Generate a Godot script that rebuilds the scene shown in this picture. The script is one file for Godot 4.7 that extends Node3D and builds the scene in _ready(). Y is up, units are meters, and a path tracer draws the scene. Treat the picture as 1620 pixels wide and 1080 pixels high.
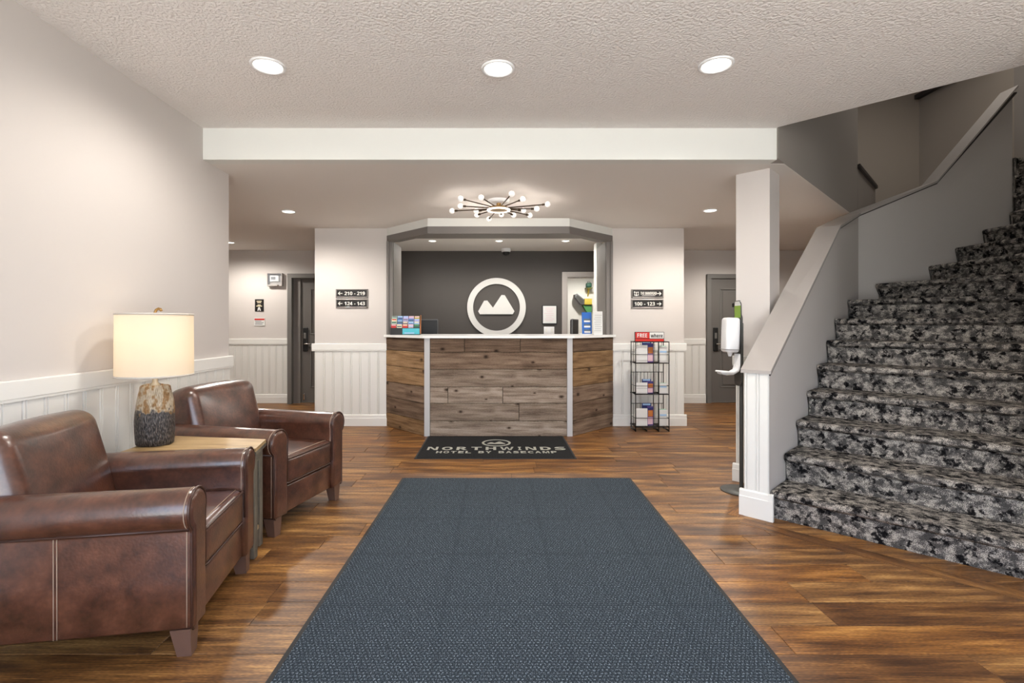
extends Node3D
# Hotel lobby. x to the right, y up, the camera looks along -z. "d" below is the distance in front of the camera (d = -z).

var M := {}                 # materials by name
var rng := RandomNumberGenerator.new()
var taken := {}

func _ready():
	rng.seed = 4711
	# ---------------------------------------------------------------- camera
	var cam := Camera3D.new()
	cam.name = "camera"
	cam.position = Vector3(0, 1.24, 0)
	cam.near = 0.05
	cam.far = 100.0
	cam.projection = Camera3D.PROJECTION_FRUSTUM
	cam.size = 1080.0 / 800.0 * cam.near              # focal length of 800 px on a frame 1080 px high
	cam.frustum_offset = Vector2(26.0, -25.0) / 800.0 * cam.near   # vanishing point at (784, 515)
	add_child(cam)
	cam.current = true
	# ---------------------------------------------------------------- sky, exposure
	var env := Environment.new()
	env.background_mode = Environment.BG_SKY
	var sky := Sky.new()
	var sm := ProceduralSkyMaterial.new()
	sm.sky_top_color = Color(0.74, 0.81, 0.92)
	sm.sky_horizon_color = Color(0.90, 0.92, 0.95)
	sm.ground_bottom_color = Color(0.62, 0.62, 0.61)
	sm.ground_horizon_color = Color(0.74, 0.75, 0.76)
	sm.sky_energy_multiplier = 1.0
	sm.ground_energy_multiplier = 1.6          # pale sunlit forecourt
	sky.sky_material = sm
	env.sky = sky
	env.background_energy_multiplier = 8.0
	env.tonemap_mode = Environment.TONE_MAPPER_LINEAR
	env.tonemap_exposure = 1.06
	env.sdfgi_enabled = true
	env.ssao_enabled = true
	env.ssil_enabled = true
	var we := WorldEnvironment.new()
	we.name = "world_environment"
	we.environment = env
	add_child(we)
	# ---------------------------------------------------------------- the scene
	make_materials()
	build_shell()
	build_floor()
	build_wainscot()
	build_doors()
	build_reception_opening()
	build_stairs()
	build_lights()
	build_chandelier()
	build_counter()
	build_counter_things()
	build_office_things()
	build_signs()
	build_mats()
	build_armchairs()
	build_end_table()
	build_table_lamp()
	build_sanitizer()
	build_wire_rack()

# light levels, all in one place
const POT_FRONT := 1.9
const POT_MID := 3.4
const POT_HALL := 3.0
const POT_OFFICE := 1.5
const CHANDELIER := 0.018
const LAMP := 0.019
const STAIR_LAMP := 1.9
const BACK_ROOM := 3.0

# =================================================================== helpers
func P(x: float, h: float, d: float) -> Vector3:
	return Vector3(x, h, -d)

func numbered(called: String) -> String:
	var k: int = taken.get(called, 0)
	taken[called] = k + 1
	return called if k == 0 else "%s_%03d" % [called, k]

func tag(o: Node3D, label: String, category: String, group := "") -> Node3D:
	o.set_meta("label", label)
	o.set_meta("category", category)
	if group != "":
		o.set_meta("group", group)
	return o

func thing(called: String, label: String, category: String, at := Vector3.ZERO, yaw := 0.0, group := "") -> Node3D:
	var o := Node3D.new()
	o.name = numbered(called)
	add_child(o)
	o.position = at
	o.rotation.y = yaw
	tag(o, label, category, group)
	return o

func part(parent: Node3D, called: String, mesh: Mesh, mat: Material, xf := Transform3D()) -> MeshInstance3D:
	var o := MeshInstance3D.new()
	o.name = called
	o.mesh = mesh
	o.material_override = mat
	o.transform = xf
	parent.add_child(o, true)
	return o

func struct(called: String, mesh: Mesh, mat: Material, label := "", category := "") -> MeshInstance3D:
	var o := MeshInstance3D.new()
	o.name = called
	o.mesh = mesh
	o.material_override = mat
	add_child(o, true)
	o.set_meta("kind", "structure")
	if label != "":
		tag(o, label, category)
	return o

func struct_node(called: String, label: String, category: String) -> Node3D:
	var o := Node3D.new()
	o.name = called
	add_child(o, true)
	o.set_meta("kind", "structure")
	tag(o, label, category)
	return o

func begin(smooth := false) -> SurfaceTool:
	var st := SurfaceTool.new()
	st.begin(Mesh.PRIMITIVE_TRIANGLES)
	st.set_smooth_group(0 if smooth else -1)
	return st

func fin(st: SurfaceTool) -> ArrayMesh:
	st.generate_normals()
	st.index()
	return st.commit()

func tri(st: SurfaceTool, a: Vector3, b: Vector3, c: Vector3, n: Vector3, ua := Vector2(), ub := Vector2(), uc := Vector2()):
	if (b - a).cross(c - a).dot(n) > 0.0:      # front faces run clockwise
		var t := b
		b = c
		c = t
		var u := ub
		ub = uc
		uc = u
	st.set_uv(ua)
	st.add_vertex(a)
	st.set_uv(ub)
	st.add_vertex(b)
	st.set_uv(uc)
	st.add_vertex(c)

func quad(st: SurfaceTool, a: Vector3, b: Vector3, c: Vector3, d: Vector3, n: Vector3, ua := Vector2(0, 0), ub := Vector2(1, 0), uc := Vector2(1, 1), ud := Vector2(0, 1)):
	if (b - a).cross(c - a).dot(n) + (c - a).cross(d - a).dot(n) > 0.0:
		tri(st, a, d, c, n, ua, ud, uc)
		tri(st, a, c, b, n, ua, uc, ub)
	else:
		tri(st, a, b, c, n, ua, ub, uc)
		tri(st, a, c, d, n, ua, uc, ud)

func box(st: SurfaceTool, lo: Vector3, hi: Vector3, xf := Transform3D()):
	var c := []
	for i in 8:
		c.append(xf * Vector3(hi.x if i & 1 else lo.x, hi.y if i & 2 else lo.y, hi.z if i & 4 else lo.z))
	for f in [[0, 2, 6, 4, Vector3.LEFT], [1, 3, 7, 5, Vector3.RIGHT], [0, 1, 5, 4, Vector3.DOWN], [2, 3, 7, 6, Vector3.UP], [0, 1, 3, 2, Vector3.FORWARD], [4, 5, 7, 6, Vector3.BACK]]:
		quad(st, c[f[0]], c[f[1]], c[f[2]], c[f[3]], xf.basis * f[4])

func pbox(st: SurfaceTool, x0: float, x1: float, y0: float, y1: float, d0: float, d1: float):
	box(st, Vector3(x0, y0, -d1), Vector3(x1, y1, -d0))

# a box with rounded edges; bulge puffs the faces out like a cushion (x, y, z)
func rbox(st: SurfaceTool, size: Vector3, r: float, seg := 2, xf := Transform3D(), bulge := Vector3.ZERO, flat := 1):
	var h := size * 0.5
	r = minf(r, minf(h.x, minf(h.y, h.z)) * 0.999)
	var ax := []
	for i in 3:
		var l := PackedFloat32Array()
		for k in seg + 1:
			l.append(-h[i] + r * (1.0 - tan((1.0 - float(k) / seg) * PI / 4.0)))
		for k in range(1, flat):
			l.append(lerpf(-h[i] + r, h[i] - r, float(k) / flat))
		for k in seg + 1:
			l.append(h[i] - r * (1.0 - tan(float(k) / seg * PI / 4.0)))
		ax.append(l)
	var inner := h - Vector3(r, r, r)
	for f in 6:
		var w := f / 2
		var s := 1.0 if f % 2 else -1.0
		var u := (w + 1) % 3
		var v := (w + 2) % 3
		var lu: PackedFloat32Array = ax[u]
		var lv: PackedFloat32Array = ax[v]
		var g := []
		for i in lu.size():
			var row := []
			for j in lv.size():
				var p := Vector3()
				p[w] = s * h[w]
				p[u] = lu[i]
				p[v] = lv[j]
				var q := p.clamp(-inner, inner)
				p = q + (p - q).normalized() * r
				var e := p / h
				e = Vector3(1.0 - e.x * e.x, 1.0 - e.y * e.y, 1.0 - e.z * e.z).clamp(Vector3.ZERO, Vector3.ONE)
				p += Vector3(signf(p.x) * bulge.x * e.y * e.z, signf(p.y) * bulge.y * e.x * e.z, signf(p.z) * bulge.z * e.x * e.y)
				row.append(xf * p)
			g.append(row)
		var n := Vector3()
		n[w] = s
		n = xf.basis * n
		for i in lu.size() - 1:
			for j in lv.size() - 1:
				quad(st, g[i][j], g[i + 1][j], g[i + 1][j + 1], g[i][j + 1], n)

func rbox_mesh(size: Vector3, r: float, seg := 2, bulge := Vector3.ZERO, flat := 1) -> ArrayMesh:
	var st := begin(true)
	rbox(st, size, r, seg, Transform3D(), bulge, flat)
	return fin(st)

func crbox(st: SurfaceTool, c: Vector3, size: Vector3, r := 0.003, turn := Basis()):
	rbox(st, size, r, 1, Transform3D(turn, c))

func one_box(c: Vector3, size: Vector3, r := 0.003, turn := Basis()) -> ArrayMesh:
	var st := begin(false)
	crbox(st, c, size, r, turn)
	return fin(st)

# upright prism over a plan polygon of (x, d)
func prism(st: SurfaceTool, pts: PackedVector2Array, y0: float, y1: float):
	var t := Geometry2D.triangulate_polygon(pts)
	for i in range(0, t.size(), 3):
		var a := pts[t[i]]
		var b := pts[t[i + 1]]
		var c := pts[t[i + 2]]
		tri(st, P(a.x, y1, a.y), P(b.x, y1, b.y), P(c.x, y1, c.y), Vector3.UP)
		tri(st, P(a.x, y0, a.y), P(b.x, y0, b.y), P(c.x, y0, c.y), Vector3.DOWN)
	var cw := Geometry2D.is_polygon_clockwise(pts)
	for i in pts.size():
		var a := pts[i]
		var b := pts[(i + 1) % pts.size()]
		var e := b - a
		var n := Vector2(e.y, -e.x) * (-1.0 if cw else 1.0)
		quad(st, P(a.x, y0, a.y), P(b.x, y0, b.y), P(b.x, y1, b.y), P(a.x, y1, a.y), Vector3(n.x, 0, -n.y))

func prism_mesh(pts: PackedVector2Array, y0: float, y1: float) -> ArrayMesh:
	var st := begin()
	prism(st, pts, y0, y1)
	return fin(st)

# polygon in the local xy plane, given thickness along z
func plate(st: SurfaceTool, pts: PackedVector2Array, z0: float, z1: float, xf := Transform3D()):
	var t := Geometry2D.triangulate_polygon(pts)
	var nz := xf.basis.z
	for i in range(0, t.size(), 3):
		var a := pts[t[i]]
		var b := pts[t[i + 1]]
		var c := pts[t[i + 2]]
		tri(st, xf * Vector3(a.x, a.y, z1), xf * Vector3(b.x, b.y, z1), xf * Vector3(c.x, c.y, z1), nz)
		tri(st, xf * Vector3(a.x, a.y, z0), xf * Vector3(b.x, b.y, z0), xf * Vector3(c.x, c.y, z0), -nz)
	var cw := Geometry2D.is_polygon_clockwise(pts)
	for i in pts.size():
		var a := pts[i]
		var b := pts[(i + 1) % pts.size()]
		var e := b - a
		var n := Vector2(e.y, -e.x) * (-1.0 if cw else 1.0)
		quad(st, xf * Vector3(a.x, a.y, z0), xf * Vector3(b.x, b.y, z0), xf * Vector3(b.x, b.y, z1), xf * Vector3(a.x, a.y, z1), xf.basis * Vector3(n.x, n.y, 0))

func ring(st: SurfaceTool, r0: float, r1: float, z0: float, z1: float, n := 64, xf := Transform3D()):
	for i in n:
		var a := TAU * i / n
		var b := TAU * (i + 1) / n
		var ca := Vector3(cos(a), sin(a), 0)
		var cb := Vector3(cos(b), sin(b), 0)
		var z := Vector3(0, 0, 1)
		quad(st, xf * (ca * r0 + z * z1), xf * (ca * r1 + z * z1), xf * (cb * r1 + z * z1), xf * (cb * r0 + z * z1), xf.basis.z)
		quad(st, xf * (ca * r0 + z * z0), xf * (ca * r1 + z * z0), xf * (cb * r1 + z * z0), xf * (cb * r0 + z * z0), -xf.basis.z)
		quad(st, xf * (ca * r1 + z * z0), xf * (cb * r1 + z * z0), xf * (cb * r1 + z * z1), xf * (ca * r1 + z * z1), xf.basis * (ca + cb))
		quad(st, xf * (ca * r0 + z * z0), xf * (cb * r0 + z * z0), xf * (cb * r0 + z * z1), xf * (ca * r0 + z * z1), -(xf.basis * (ca + cb)))

# turned shape: profile of (radius, height), from the bottom up on the outside
func lathe(st: SurfaceTool, prof: Array, n := 32, at := Vector3.ZERO, squash := Vector2.ONE):
	for k in prof.size() - 1:
		var p: Vector2 = prof[k]
		var q: Vector2 = prof[k + 1]
		var e := q - p
		for i in n:
			var a := TAU * i / n
			var b := TAU * (i + 1) / n
			var da := Vector3(cos(a) * squash.x, 0, sin(a) * squash.y)
			var db := Vector3(cos(b) * squash.x, 0, sin(b) * squash.y)
			var nn := (da + db) * 0.5 * e.y - Vector3.UP * e.x
			var v0 := float(k) / (prof.size() - 1)
			var v1 := float(k + 1) / (prof.size() - 1)
			quad(st, at + da * p.x + Vector3.UP * p.y, at + db * p.x + Vector3.UP * p.y, at + db * q.x + Vector3.UP * q.y, at + da * q.x + Vector3.UP * q.y, nn,
				Vector2(float(i) / n, 1 - v0), Vector2(float(i + 1) / n, 1 - v0), Vector2(float(i + 1) / n, 1 - v1), Vector2(float(i) / n, 1 - v1))

func lathe_mesh(prof: Array, n := 32, at := Vector3.ZERO) -> ArrayMesh:
	var st := begin(true)
	lathe(st, prof, n, at)
	return fin(st)

func tube(st: SurfaceTool, pts: Array, r: float, n := 6, closed := false):
	var rings := []
	var m := pts.size()
	var side := Vector3.ZERO
	for i in m:
		var a: Vector3 = pts[(i - 1 + m) % m] if closed else pts[maxi(i - 1, 0)]
		var b: Vector3 = pts[(i + 1) % m] if closed else pts[mini(i + 1, m - 1)]
		var t := (b - a).normalized()
		if side == Vector3.ZERO:
			side = t.cross(Vector3.UP if absf(t.y) < 0.9 else Vector3.RIGHT).normalized()
		else:
			side = (side - t * side.dot(t)).normalized()
		var up := side.cross(t)
		var c := []
		for k in n:
			var w := TAU * k / n
			c.append(side * cos(w) + up * sin(w))
		rings.append(c)
	for i in (m if closed else m - 1):
		var j := (i + 1) % m
		for k in n:
			var l := (k + 1) % n
			quad(st, pts[i] + rings[i][k] * r, pts[i] + rings[i][l] * r, pts[j] + rings[j][l] * r, pts[j] + rings[j][k] * r, rings[i][k] + rings[i][l])
	if not closed:
		for k in range(1, n - 1):
			tri(st, pts[0] + rings[0][0] * r, pts[0] + rings[0][k] * r, pts[0] + rings[0][k + 1] * r, pts[0] - pts[1])
			tri(st, pts[m - 1] + rings[m - 1][0] * r, pts[m - 1] + rings[m - 1][k] * r, pts[m - 1] + rings[m - 1][k + 1] * r, pts[m - 1] - pts[m - 2])

func tube_mesh(pts: Array, r: float, n := 6, closed := false) -> ArrayMesh:
	var st := begin(true)
	tube(st, pts, r, n, closed)
	return fin(st)

# lettering fitted into a width and a height, centred on a place; it faces the local +z
func letters(parent: Node3D, called: String, text: String, at: Vector3, w: float, h: float, mat: Material, turn := Basis(), depth := 0.002) -> MeshInstance3D:
	var t := TextMesh.new()
	var f := SystemFont.new()
	f.font_names = PackedStringArray(["Droid Sans"])
	f.font_weight = 700
	t.font = f
	t.text = text
	t.font_size = 64
	t.pixel_size = 0.01
	t.depth = 0.1
	t.curve_step = 2.0
	var b := t.get_aabb()
	var s := Vector3(w / maxf(b.size.x, 0.001), h / maxf(b.size.y, 0.001), depth / 0.1)
	var bs := turn * Basis.from_scale(s)
	var c := b.get_center()
	return part(parent, called, t, mat, Transform3D(bs, at - bs * c))

# one piece of lettering spread over a width, letter by letter
func spaced_letters(parent: Node3D, called: String, text: String, at: Vector3, w: float, h: float, lw: float, mat: Material, turn := Basis(), depth := 0.002):
	var st := SurfaceTool.new()
	st.begin(Mesh.PRIMITIVE_TRIANGLES)
	var f := SystemFont.new()
	f.font_names = PackedStringArray(["Droid Sans"])
	f.font_weight = 700
	var slots := 0.0
	var places := []
	for ch in text:
		var k: float = {"I": 0.55, " ": 0.75, "W": 1.2, "M": 1.15}.get(ch, 1.0)
		places.append(slots + k * 0.5)
		slots += k
	for i in text.length():
		if text[i] == " ":
			continue
		var t := TextMesh.new()
		t.font = f
		t.text = text[i]
		t.font_size = 64
		t.pixel_size = 0.01
		t.depth = 0.1
		t.curve_step = 3.0
		var b := t.get_aabb()
		var k: float = {"I": 0.3, "W": 1.3, "M": 1.2}.get(text[i], 1.0)
		var s := Vector3(lw * k / b.size.x, h / b.size.y, depth / 0.1)
		var bs := turn * Basis.from_scale(s)
		var o: Vector3 = at + turn * Vector3((places[i] / slots - 0.5) * w, 0, 0)
		st.append_from(t, 0, Transform3D(bs, o - bs * b.get_center()))
	return part(parent, called, st.commit(), mat)

# =================================================================== materials
func mat(called: String, c: Color, rough := 0.6, metal := 0.0, spec := 0.5) -> StandardMaterial3D:
	var m := StandardMaterial3D.new()
	m.resource_name = called
	m.albedo_color = c
	m.roughness = rough
	m.metallic = metal
	m.metallic_specular = spec
	M[called] = m
	return m

func glow(called: String, c: Color, e: float) -> StandardMaterial3D:
	var m := mat(called, Color(0.9, 0.9, 0.9), 0.4)
	m.emission_enabled = true
	m.emission = c
	m.emission_energy_multiplier = e
	return m

func tri_map(m: StandardMaterial3D, s: Vector3, world := false):
	m.uv1_triplanar = true
	m.uv1_world_triplanar = world
	m.uv1_triplanar_sharpness = 8.0
	m.uv1_scale = s

func noise_bytes(w: int, h: int, sd: int, freq: float, oct := 3, kind := FastNoiseLite.TYPE_SIMPLEX_SMOOTH, up_w := 0, up_h := 0, gain := 0.5) -> PackedByteArray:
	var n := FastNoiseLite.new()
	n.noise_type = kind
	n.seed = sd
	n.frequency = freq
	n.fractal_octaves = oct
	n.fractal_gain = gain
	var im := n.get_seamless_image(w, h)
	im.convert(Image.FORMAT_L8)
	if up_w > 0:
		im.resize(up_w, up_h, Image.INTERPOLATE_CUBIC)
	return im.get_data()

func tex(bytes: PackedByteArray, w: int, h: int, fmt := Image.FORMAT_RGB8) -> ImageTexture:
	return ImageTexture.create_from_image(Image.create_from_data(w, h, false, fmt, bytes))

func ramp(cols: Array, t: float) -> Color:
	t = clampf(t, 0.0, 1.0) * (cols.size() - 1)
	var i := mini(int(t), cols.size() - 2)
	return (cols[i] as Color).lerp(cols[i + 1], t - i)

func ramp_table(cols: Array) -> PackedByteArray:
	var b := PackedByteArray()
	b.resize(768)
	for i in 256:
		var c := ramp(cols, i / 255.0)
		b[i * 3] = int(c.r * 255.0)
		b[i * 3 + 1] = int(c.g * 255.0)
		b[i * 3 + 2] = int(c.b * 255.0)
	return b

# wood with the grain along u; knots: a list of Vector4(u, v, radius, strength) in pixels
func wood(w: int, h: int, sd: int, cols: Array, fine: float, knots := [], gain := 1.5) -> Array:
	var fib := noise_bytes(maxi(w / 40, 16), h, sd, 0.22, 3, FastNoiseLite.TYPE_SIMPLEX_SMOOTH, w, h)
	var band := noise_bytes(maxi(w / 26, 16), h / 2, sd + 1, 0.035, 3, FastNoiseLite.TYPE_SIMPLEX_SMOOTH, w, h)
	var cloud := noise_bytes(w / 12, h / 3, sd + 2, 0.022, 3, FastNoiseLite.TYPE_SIMPLEX_SMOOTH, w, h)
	var grit := noise_bytes(w / 8, h, sd + 3, 0.40, 2, FastNoiseLite.TYPE_SIMPLEX_SMOOTH, w, h)
	var table := ramp_table(cols)
	var out := PackedByteArray()
	out.resize(w * h * 3)
	var hm := PackedByteArray()
	hm.resize(w * h)
	for y in h:
		for x in w:
			var yy := y
			var dark := 0.0
			for k: Vector4 in knots:
				var dx := (x - k.x) / (k.z * 2.2)
				if absf(dx) > 2.5:
					continue
				var dy := (y - k.y) / k.z
				if absf(dy) > 5.0:
					continue
				var r2 := dx * dx * 4.0 + dy * dy
				yy -= int(signf(dy) * k.z * 0.9 * exp(-dx * dx * 1.4) * exp(-absf(dy) * 0.45))
				if r2 < 3.0:
					dark += k.w * (exp(-r2 * 1.6) + 0.35 * maxf(0.0, cos(r2 * 9.0)) * exp(-r2))
			yy = posmod(yy, h)
			var i := yy * w + x
			var f := fib[i] / 255.0
			var t := 0.36 * band[i] / 255.0 + 0.26 * cloud[y * w + x] / 255.0 + 0.38 * f
			t = (t - 0.5) * gain + 0.5 + (grit[i] / 255.0 - 0.5) * fine - dark
			if f < 0.25:
				t -= (0.25 - f) * 1.1
			var c := clampi(int(t * 255.0), 0, 255)
			var o := (y * w + x) * 3
			out[o] = table[c * 3]
			out[o + 1] = table[c * 3 + 1]
			out[o + 2] = table[c * 3 + 2]
			hm[y * w + x] = clampi(int((f * 0.6 + 0.4 * grit[i] / 255.0) * 255.0 - dark * 80.0), 0, 255)
	return [tex(out, w, h), tex(hm, w, h, Image.FORMAT_L8)]

func make_materials():
	# --- paint
	var m := mat("wall_paint", Color(0.79, 0.765, 0.745), 0.62, 0.0, 0.35)
	mat("stair_paint", Color(0.77, 0.75, 0.73), 0.62, 0.0, 0.35)
	mat("white_trim", Color(0.885, 0.88, 0.86), 0.45, 0.0, 0.45)
	mat("white_panel", Color(0.87, 0.865, 0.845), 0.5, 0.0, 0.4)
	mat("beam_paint", Color(0.86, 0.86, 0.84), 0.6, 0.0, 0.35)
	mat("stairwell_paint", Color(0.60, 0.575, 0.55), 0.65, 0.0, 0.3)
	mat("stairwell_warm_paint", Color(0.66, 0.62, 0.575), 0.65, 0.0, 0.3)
	mat("cap_paint", Color(0.66, 0.635, 0.615), 0.45, 0.0, 0.45)
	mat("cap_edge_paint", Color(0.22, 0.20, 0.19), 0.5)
	mat("grey_door", Color(0.40, 0.385, 0.37), 0.42, 0.0, 0.45)
	mat("grey_frame", Color(0.43, 0.42, 0.405), 0.45, 0.0, 0.45)
	mat("header_grey", Color(0.45, 0.43, 0.415), 0.5, 0.0, 0.4)
	mat("office_dark", Color(0.295, 0.28, 0.268), 0.6, 0.0, 0.35)
	mat("office_white", Color(0.88, 0.88, 0.86), 0.6, 0.0, 0.3)
	mat("outside_concrete", Color(0.6, 0.59, 0.57), 0.9)
	mat("black_plastic", Color(0.045, 0.045, 0.045), 0.5)
	mat("black_metal", Color(0.05, 0.05, 0.055), 0.35, 0.4)
	mat("dark_grey_metal", Color(0.30, 0.30, 0.29), 0.45, 0.5)
	mat("bezel_grey", Color(0.36, 0.36, 0.36), 0.5)
	mat("chrome", Color(0.75, 0.74, 0.72), 0.25, 1.0)
	mat("brass", Color(0.68, 0.55, 0.36), 0.3, 1.0)
	mat("dark_brass", Color(0.30, 0.25, 0.20), 0.35, 0.9)
	mat("white_plastic", Color(0.90, 0.90, 0.90), 0.35)
	mat("paper", Color(0.84, 0.84, 0.83), 0.8)
	mat("white_letters", Color(0.88, 0.87, 0.84), 0.6)
	mat("mat_letters", Color(0.66, 0.66, 0.62), 0.9)
	mat("black_sign", Color(0.10, 0.09, 0.085), 0.4)
	mat("sign_frame", Color(0.50, 0.48, 0.46), 0.35, 0.6)
	mat("logo_white", Color(0.79, 0.785, 0.77), 0.5)
	mat("countertop_white", Color(0.90, 0.90, 0.89), 0.25)
	mat("corner_post_white", Color(0.74, 0.735, 0.73), 0.5)
	mat("screen_black", Color(0.02, 0.02, 0.022), 0.15)
	mat("stitch", Color(0.66, 0.58, 0.50), 0.7)
	for c in [["blue", Color(0.10, 0.36, 0.68)], ["teal", Color(0.25, 0.68, 0.74)], ["red", Color(0.78, 0.16, 0.12)], ["orange", Color(0.72, 0.44, 0.22)], ["yellow", Color(0.74, 0.66, 0.24)], ["green", Color(0.30, 0.55, 0.32)], ["lime", Color(0.50, 0.62, 0.24)],
			["pale_green", Color(0.62, 0.75, 0.68)], ["pale_blue", Color(0.62, 0.75, 0.88)], ["mid_blue", Color(0.30, 0.45, 0.66)], ["navy", Color(0.16, 0.20, 0.42)], ["lilac", Color(0.70, 0.66, 0.84)], ["pink", Color(0.84, 0.70, 0.74)], ["cream", Color(0.90, 0.85, 0.72)], ["grey", Color(0.45, 0.46, 0.47)],
			["slate", Color(0.28, 0.36, 0.44)], ["dark_green", Color(0.16, 0.34, 0.28)], ["olive", Color(0.40, 0.42, 0.20)], ["purple", Color(0.32, 0.24, 0.50)]]:
		mat("print_" + c[0], c[1], 0.45)
	glow("lamp_lens", Color(1.0, 0.985, 0.95), 5.0)
	glow("office_lens", Color(1.0, 0.97, 0.90), 5.0)
	glow("bulb_glow", Color(1.0, 0.97, 0.93), 0.42)
	glow("ring_glow", Color(1.0, 0.97, 0.92), 1.5)
	glow("warm_bulb", Color(1.0, 0.90, 0.74), 2.5)
	m = mat("pane_glass", Color(0.9, 0.95, 1.0, 0.06), 0.05)
	m.transparency = BaseMaterial3D.TRANSPARENCY_ALPHA
	# --- ceilings: knock-down plaster
	m = mat("ceiling_plaster", Color(0.90, 0.88, 0.865), 0.8, 0.0, 0.2)
	var nb := noise_bytes(512, 512, 31, 0.045, 3, FastNoiseLite.TYPE_SIMPLEX_SMOOTH)
	m.heightmap_enabled = true
	m.heightmap_texture = tex(nb, 512, 512, Image.FORMAT_L8)
	m.heightmap_scale = 0.5
	tri_map(m, Vector3(2.0, 2.0, 2.0), true)
	mat("ceiling_smooth", Color(0.88, 0.86, 0.84), 0.75, 0.0, 0.25)
	# --- floor planks
	var w := wood(2048, 512, 101, [Color(0.25, 0.16, 0.095), Color(0.37, 0.25, 0.145), Color(0.50, 0.35, 0.20), Color(0.64, 0.47, 0.275), Color(0.79, 0.62, 0.38)], 0.55, [], 1.7)
	var tints := [Color(1, 1, 1), Color(0.90, 0.87, 0.83), Color(1.0, 0.94, 0.84), Color(0.94, 0.92, 0.89), Color(0.86, 0.82, 0.79), Color(1.0, 0.97, 0.90)]
	for i in tints.size():
		m = mat("floor_wood_%d" % i, tints[i], 0.42, 0.0, 0.45)
		m.albedo_texture = w[0]
		m.heightmap_enabled = true
		m.heightmap_texture = w[1]
		m.heightmap_scale = 0.08
	mat("floor_gap", Color(0.10, 0.06, 0.035), 0.8)
	# --- weathered boards of the counter
	var sets := [
		[[Color(0.25, 0.205, 0.17), Color(0.44, 0.38, 0.33), Color(0.58, 0.515, 0.455), Color(0.69, 0.63, 0.57), Color(0.80, 0.75, 0.69)], 211, [Vector4(250, 70, 19, 0.7), Vector4(760, 165, 23, 0.75), Vector4(520, 215, 12, 0.5)]],
		[[Color(0.20, 0.155, 0.12), Color(0.34, 0.275, 0.225), Color(0.47, 0.39, 0.325), Color(0.57, 0.49, 0.415), Color(0.69, 0.61, 0.53)], 223, [Vector4(240, 150, 22, 0.7), Vector4(660, 80, 17, 0.6)]],
		[[Color(0.28, 0.21, 0.145), Color(0.43, 0.335, 0.235), Color(0.56, 0.445, 0.32), Color(0.66, 0.54, 0.405), Color(0.76, 0.66, 0.53)], 239, [Vector4(420, 128, 20, 0.65)]]]
	for i in 3:
		w = wood(1024, 256, sets[i][1], sets[i][0], 0.40, sets[i][2], 1.0)
		for j in 3:
			m = mat("barn_wood_%d_%d" % [i, j], [Color(1, 1, 1), Color(0.90, 0.89, 0.88), Color(0.80, 0.78, 0.76)][j], 0.75, 0.0, 0.25)
			m.albedo_texture = w[0]
			m.heightmap_enabled = true
			m.heightmap_texture = w[1]
			m.heightmap_scale = 0.15
	# --- table
	w = wood(1024, 256, 307, [Color(0.50, 0.40, 0.26), Color(0.62, 0.51, 0.35), Color(0.70, 0.59, 0.42), Color(0.78, 0.68, 0.50)], 0.2)
	m = mat("oak_top", Color(1, 1, 1), 0.4)
	m.albedo_texture = w[0]
	w = wood(512, 256, 311, [Color(0.24, 0.22, 0.19), Color(0.37, 0.345, 0.30), Color(0.47, 0.44, 0.38), Color(0.58, 0.53, 0.45)], 0.3)
	m = mat("weathered_leg", Color(1, 1, 1), 0.6)
	m.albedo_texture = w[0]
	tri_map(m, Vector3(1.0, 2.0, 2.0))
	# --- leather
	m = mat("leather", Color(1, 1, 1), 0.29, 0.0, 0.55)
	var la := noise_bytes(512, 512, 41, 0.012, 4)
	var lb := noise_bytes(512, 512, 43, 0.06, 3)
	var lt := ramp_table([Color(0.17, 0.10, 0.08), Color(0.265, 0.155, 0.115), Color(0.345, 0.21, 0.155), Color(0.43, 0.275, 0.205)])
	var bytes := PackedByteArray()
	bytes.resize(512 * 512 * 3)
	for i in 512 * 512:
		var t := clampi(int(la[i] * 0.7 + lb[i] * 0.3), 0, 255)
		bytes[i * 3] = lt[t * 3]
		bytes[i * 3 + 1] = lt[t * 3 + 1]
		bytes[i * 3 + 2] = lt[t * 3 + 2]
	m.albedo_texture = tex(bytes, 512, 512)
	m.heightmap_enabled = true
	m.heightmap_texture = tex(noise_bytes(512, 512, 47, 0.11, 4), 512, 512, Image.FORMAT_L8)
	m.heightmap_scale = 0.05
	m.clearcoat_enabled = true
	m.clearcoat = 0.7
	m.clearcoat_roughness = 0.22
	tri_map(m, Vector3(1.3, 1.3, 1.3))
	mat("leather_piping", Color(0.24, 0.145, 0.11), 0.35)
	m = mat("dark_wood_leg", Color(0.38, 0.28, 0.235), 0.35)
	# --- stair carpet
	m = mat("stair_carpet", Color(1, 1, 1), 0.95, 0.0, 0.1)
	var n := 1024
	var ca := noise_bytes(n, n, 51, 0.014, 6, FastNoiseLite.TYPE_SIMPLEX_SMOOTH, 0, 0, 0.66)      # large light patches
	var cb := noise_bytes(n, n, 53, 0.013, 6, FastNoiseLite.TYPE_SIMPLEX_SMOOTH, 0, 0, 0.66)           # dark blotches
	var cc := noise_bytes(n, n, 57, 0.22, 2)                         # yarn speckle
	var cd := noise_bytes(n / 2, n, 59, 0.05, 3, FastNoiseLite.TYPE_SIMPLEX_SMOOTH, n, n)            # long streaks
	bytes = PackedByteArray()
	bytes.resize(n * n * 3)
	var dark := Color(0.085, 0.08, 0.085)
	var charcoal := Color(0.20, 0.195, 0.195)
	var mid := Color(0.40, 0.385, 0.37)
	var light := Color(0.70, 0.67, 0.63)
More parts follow.
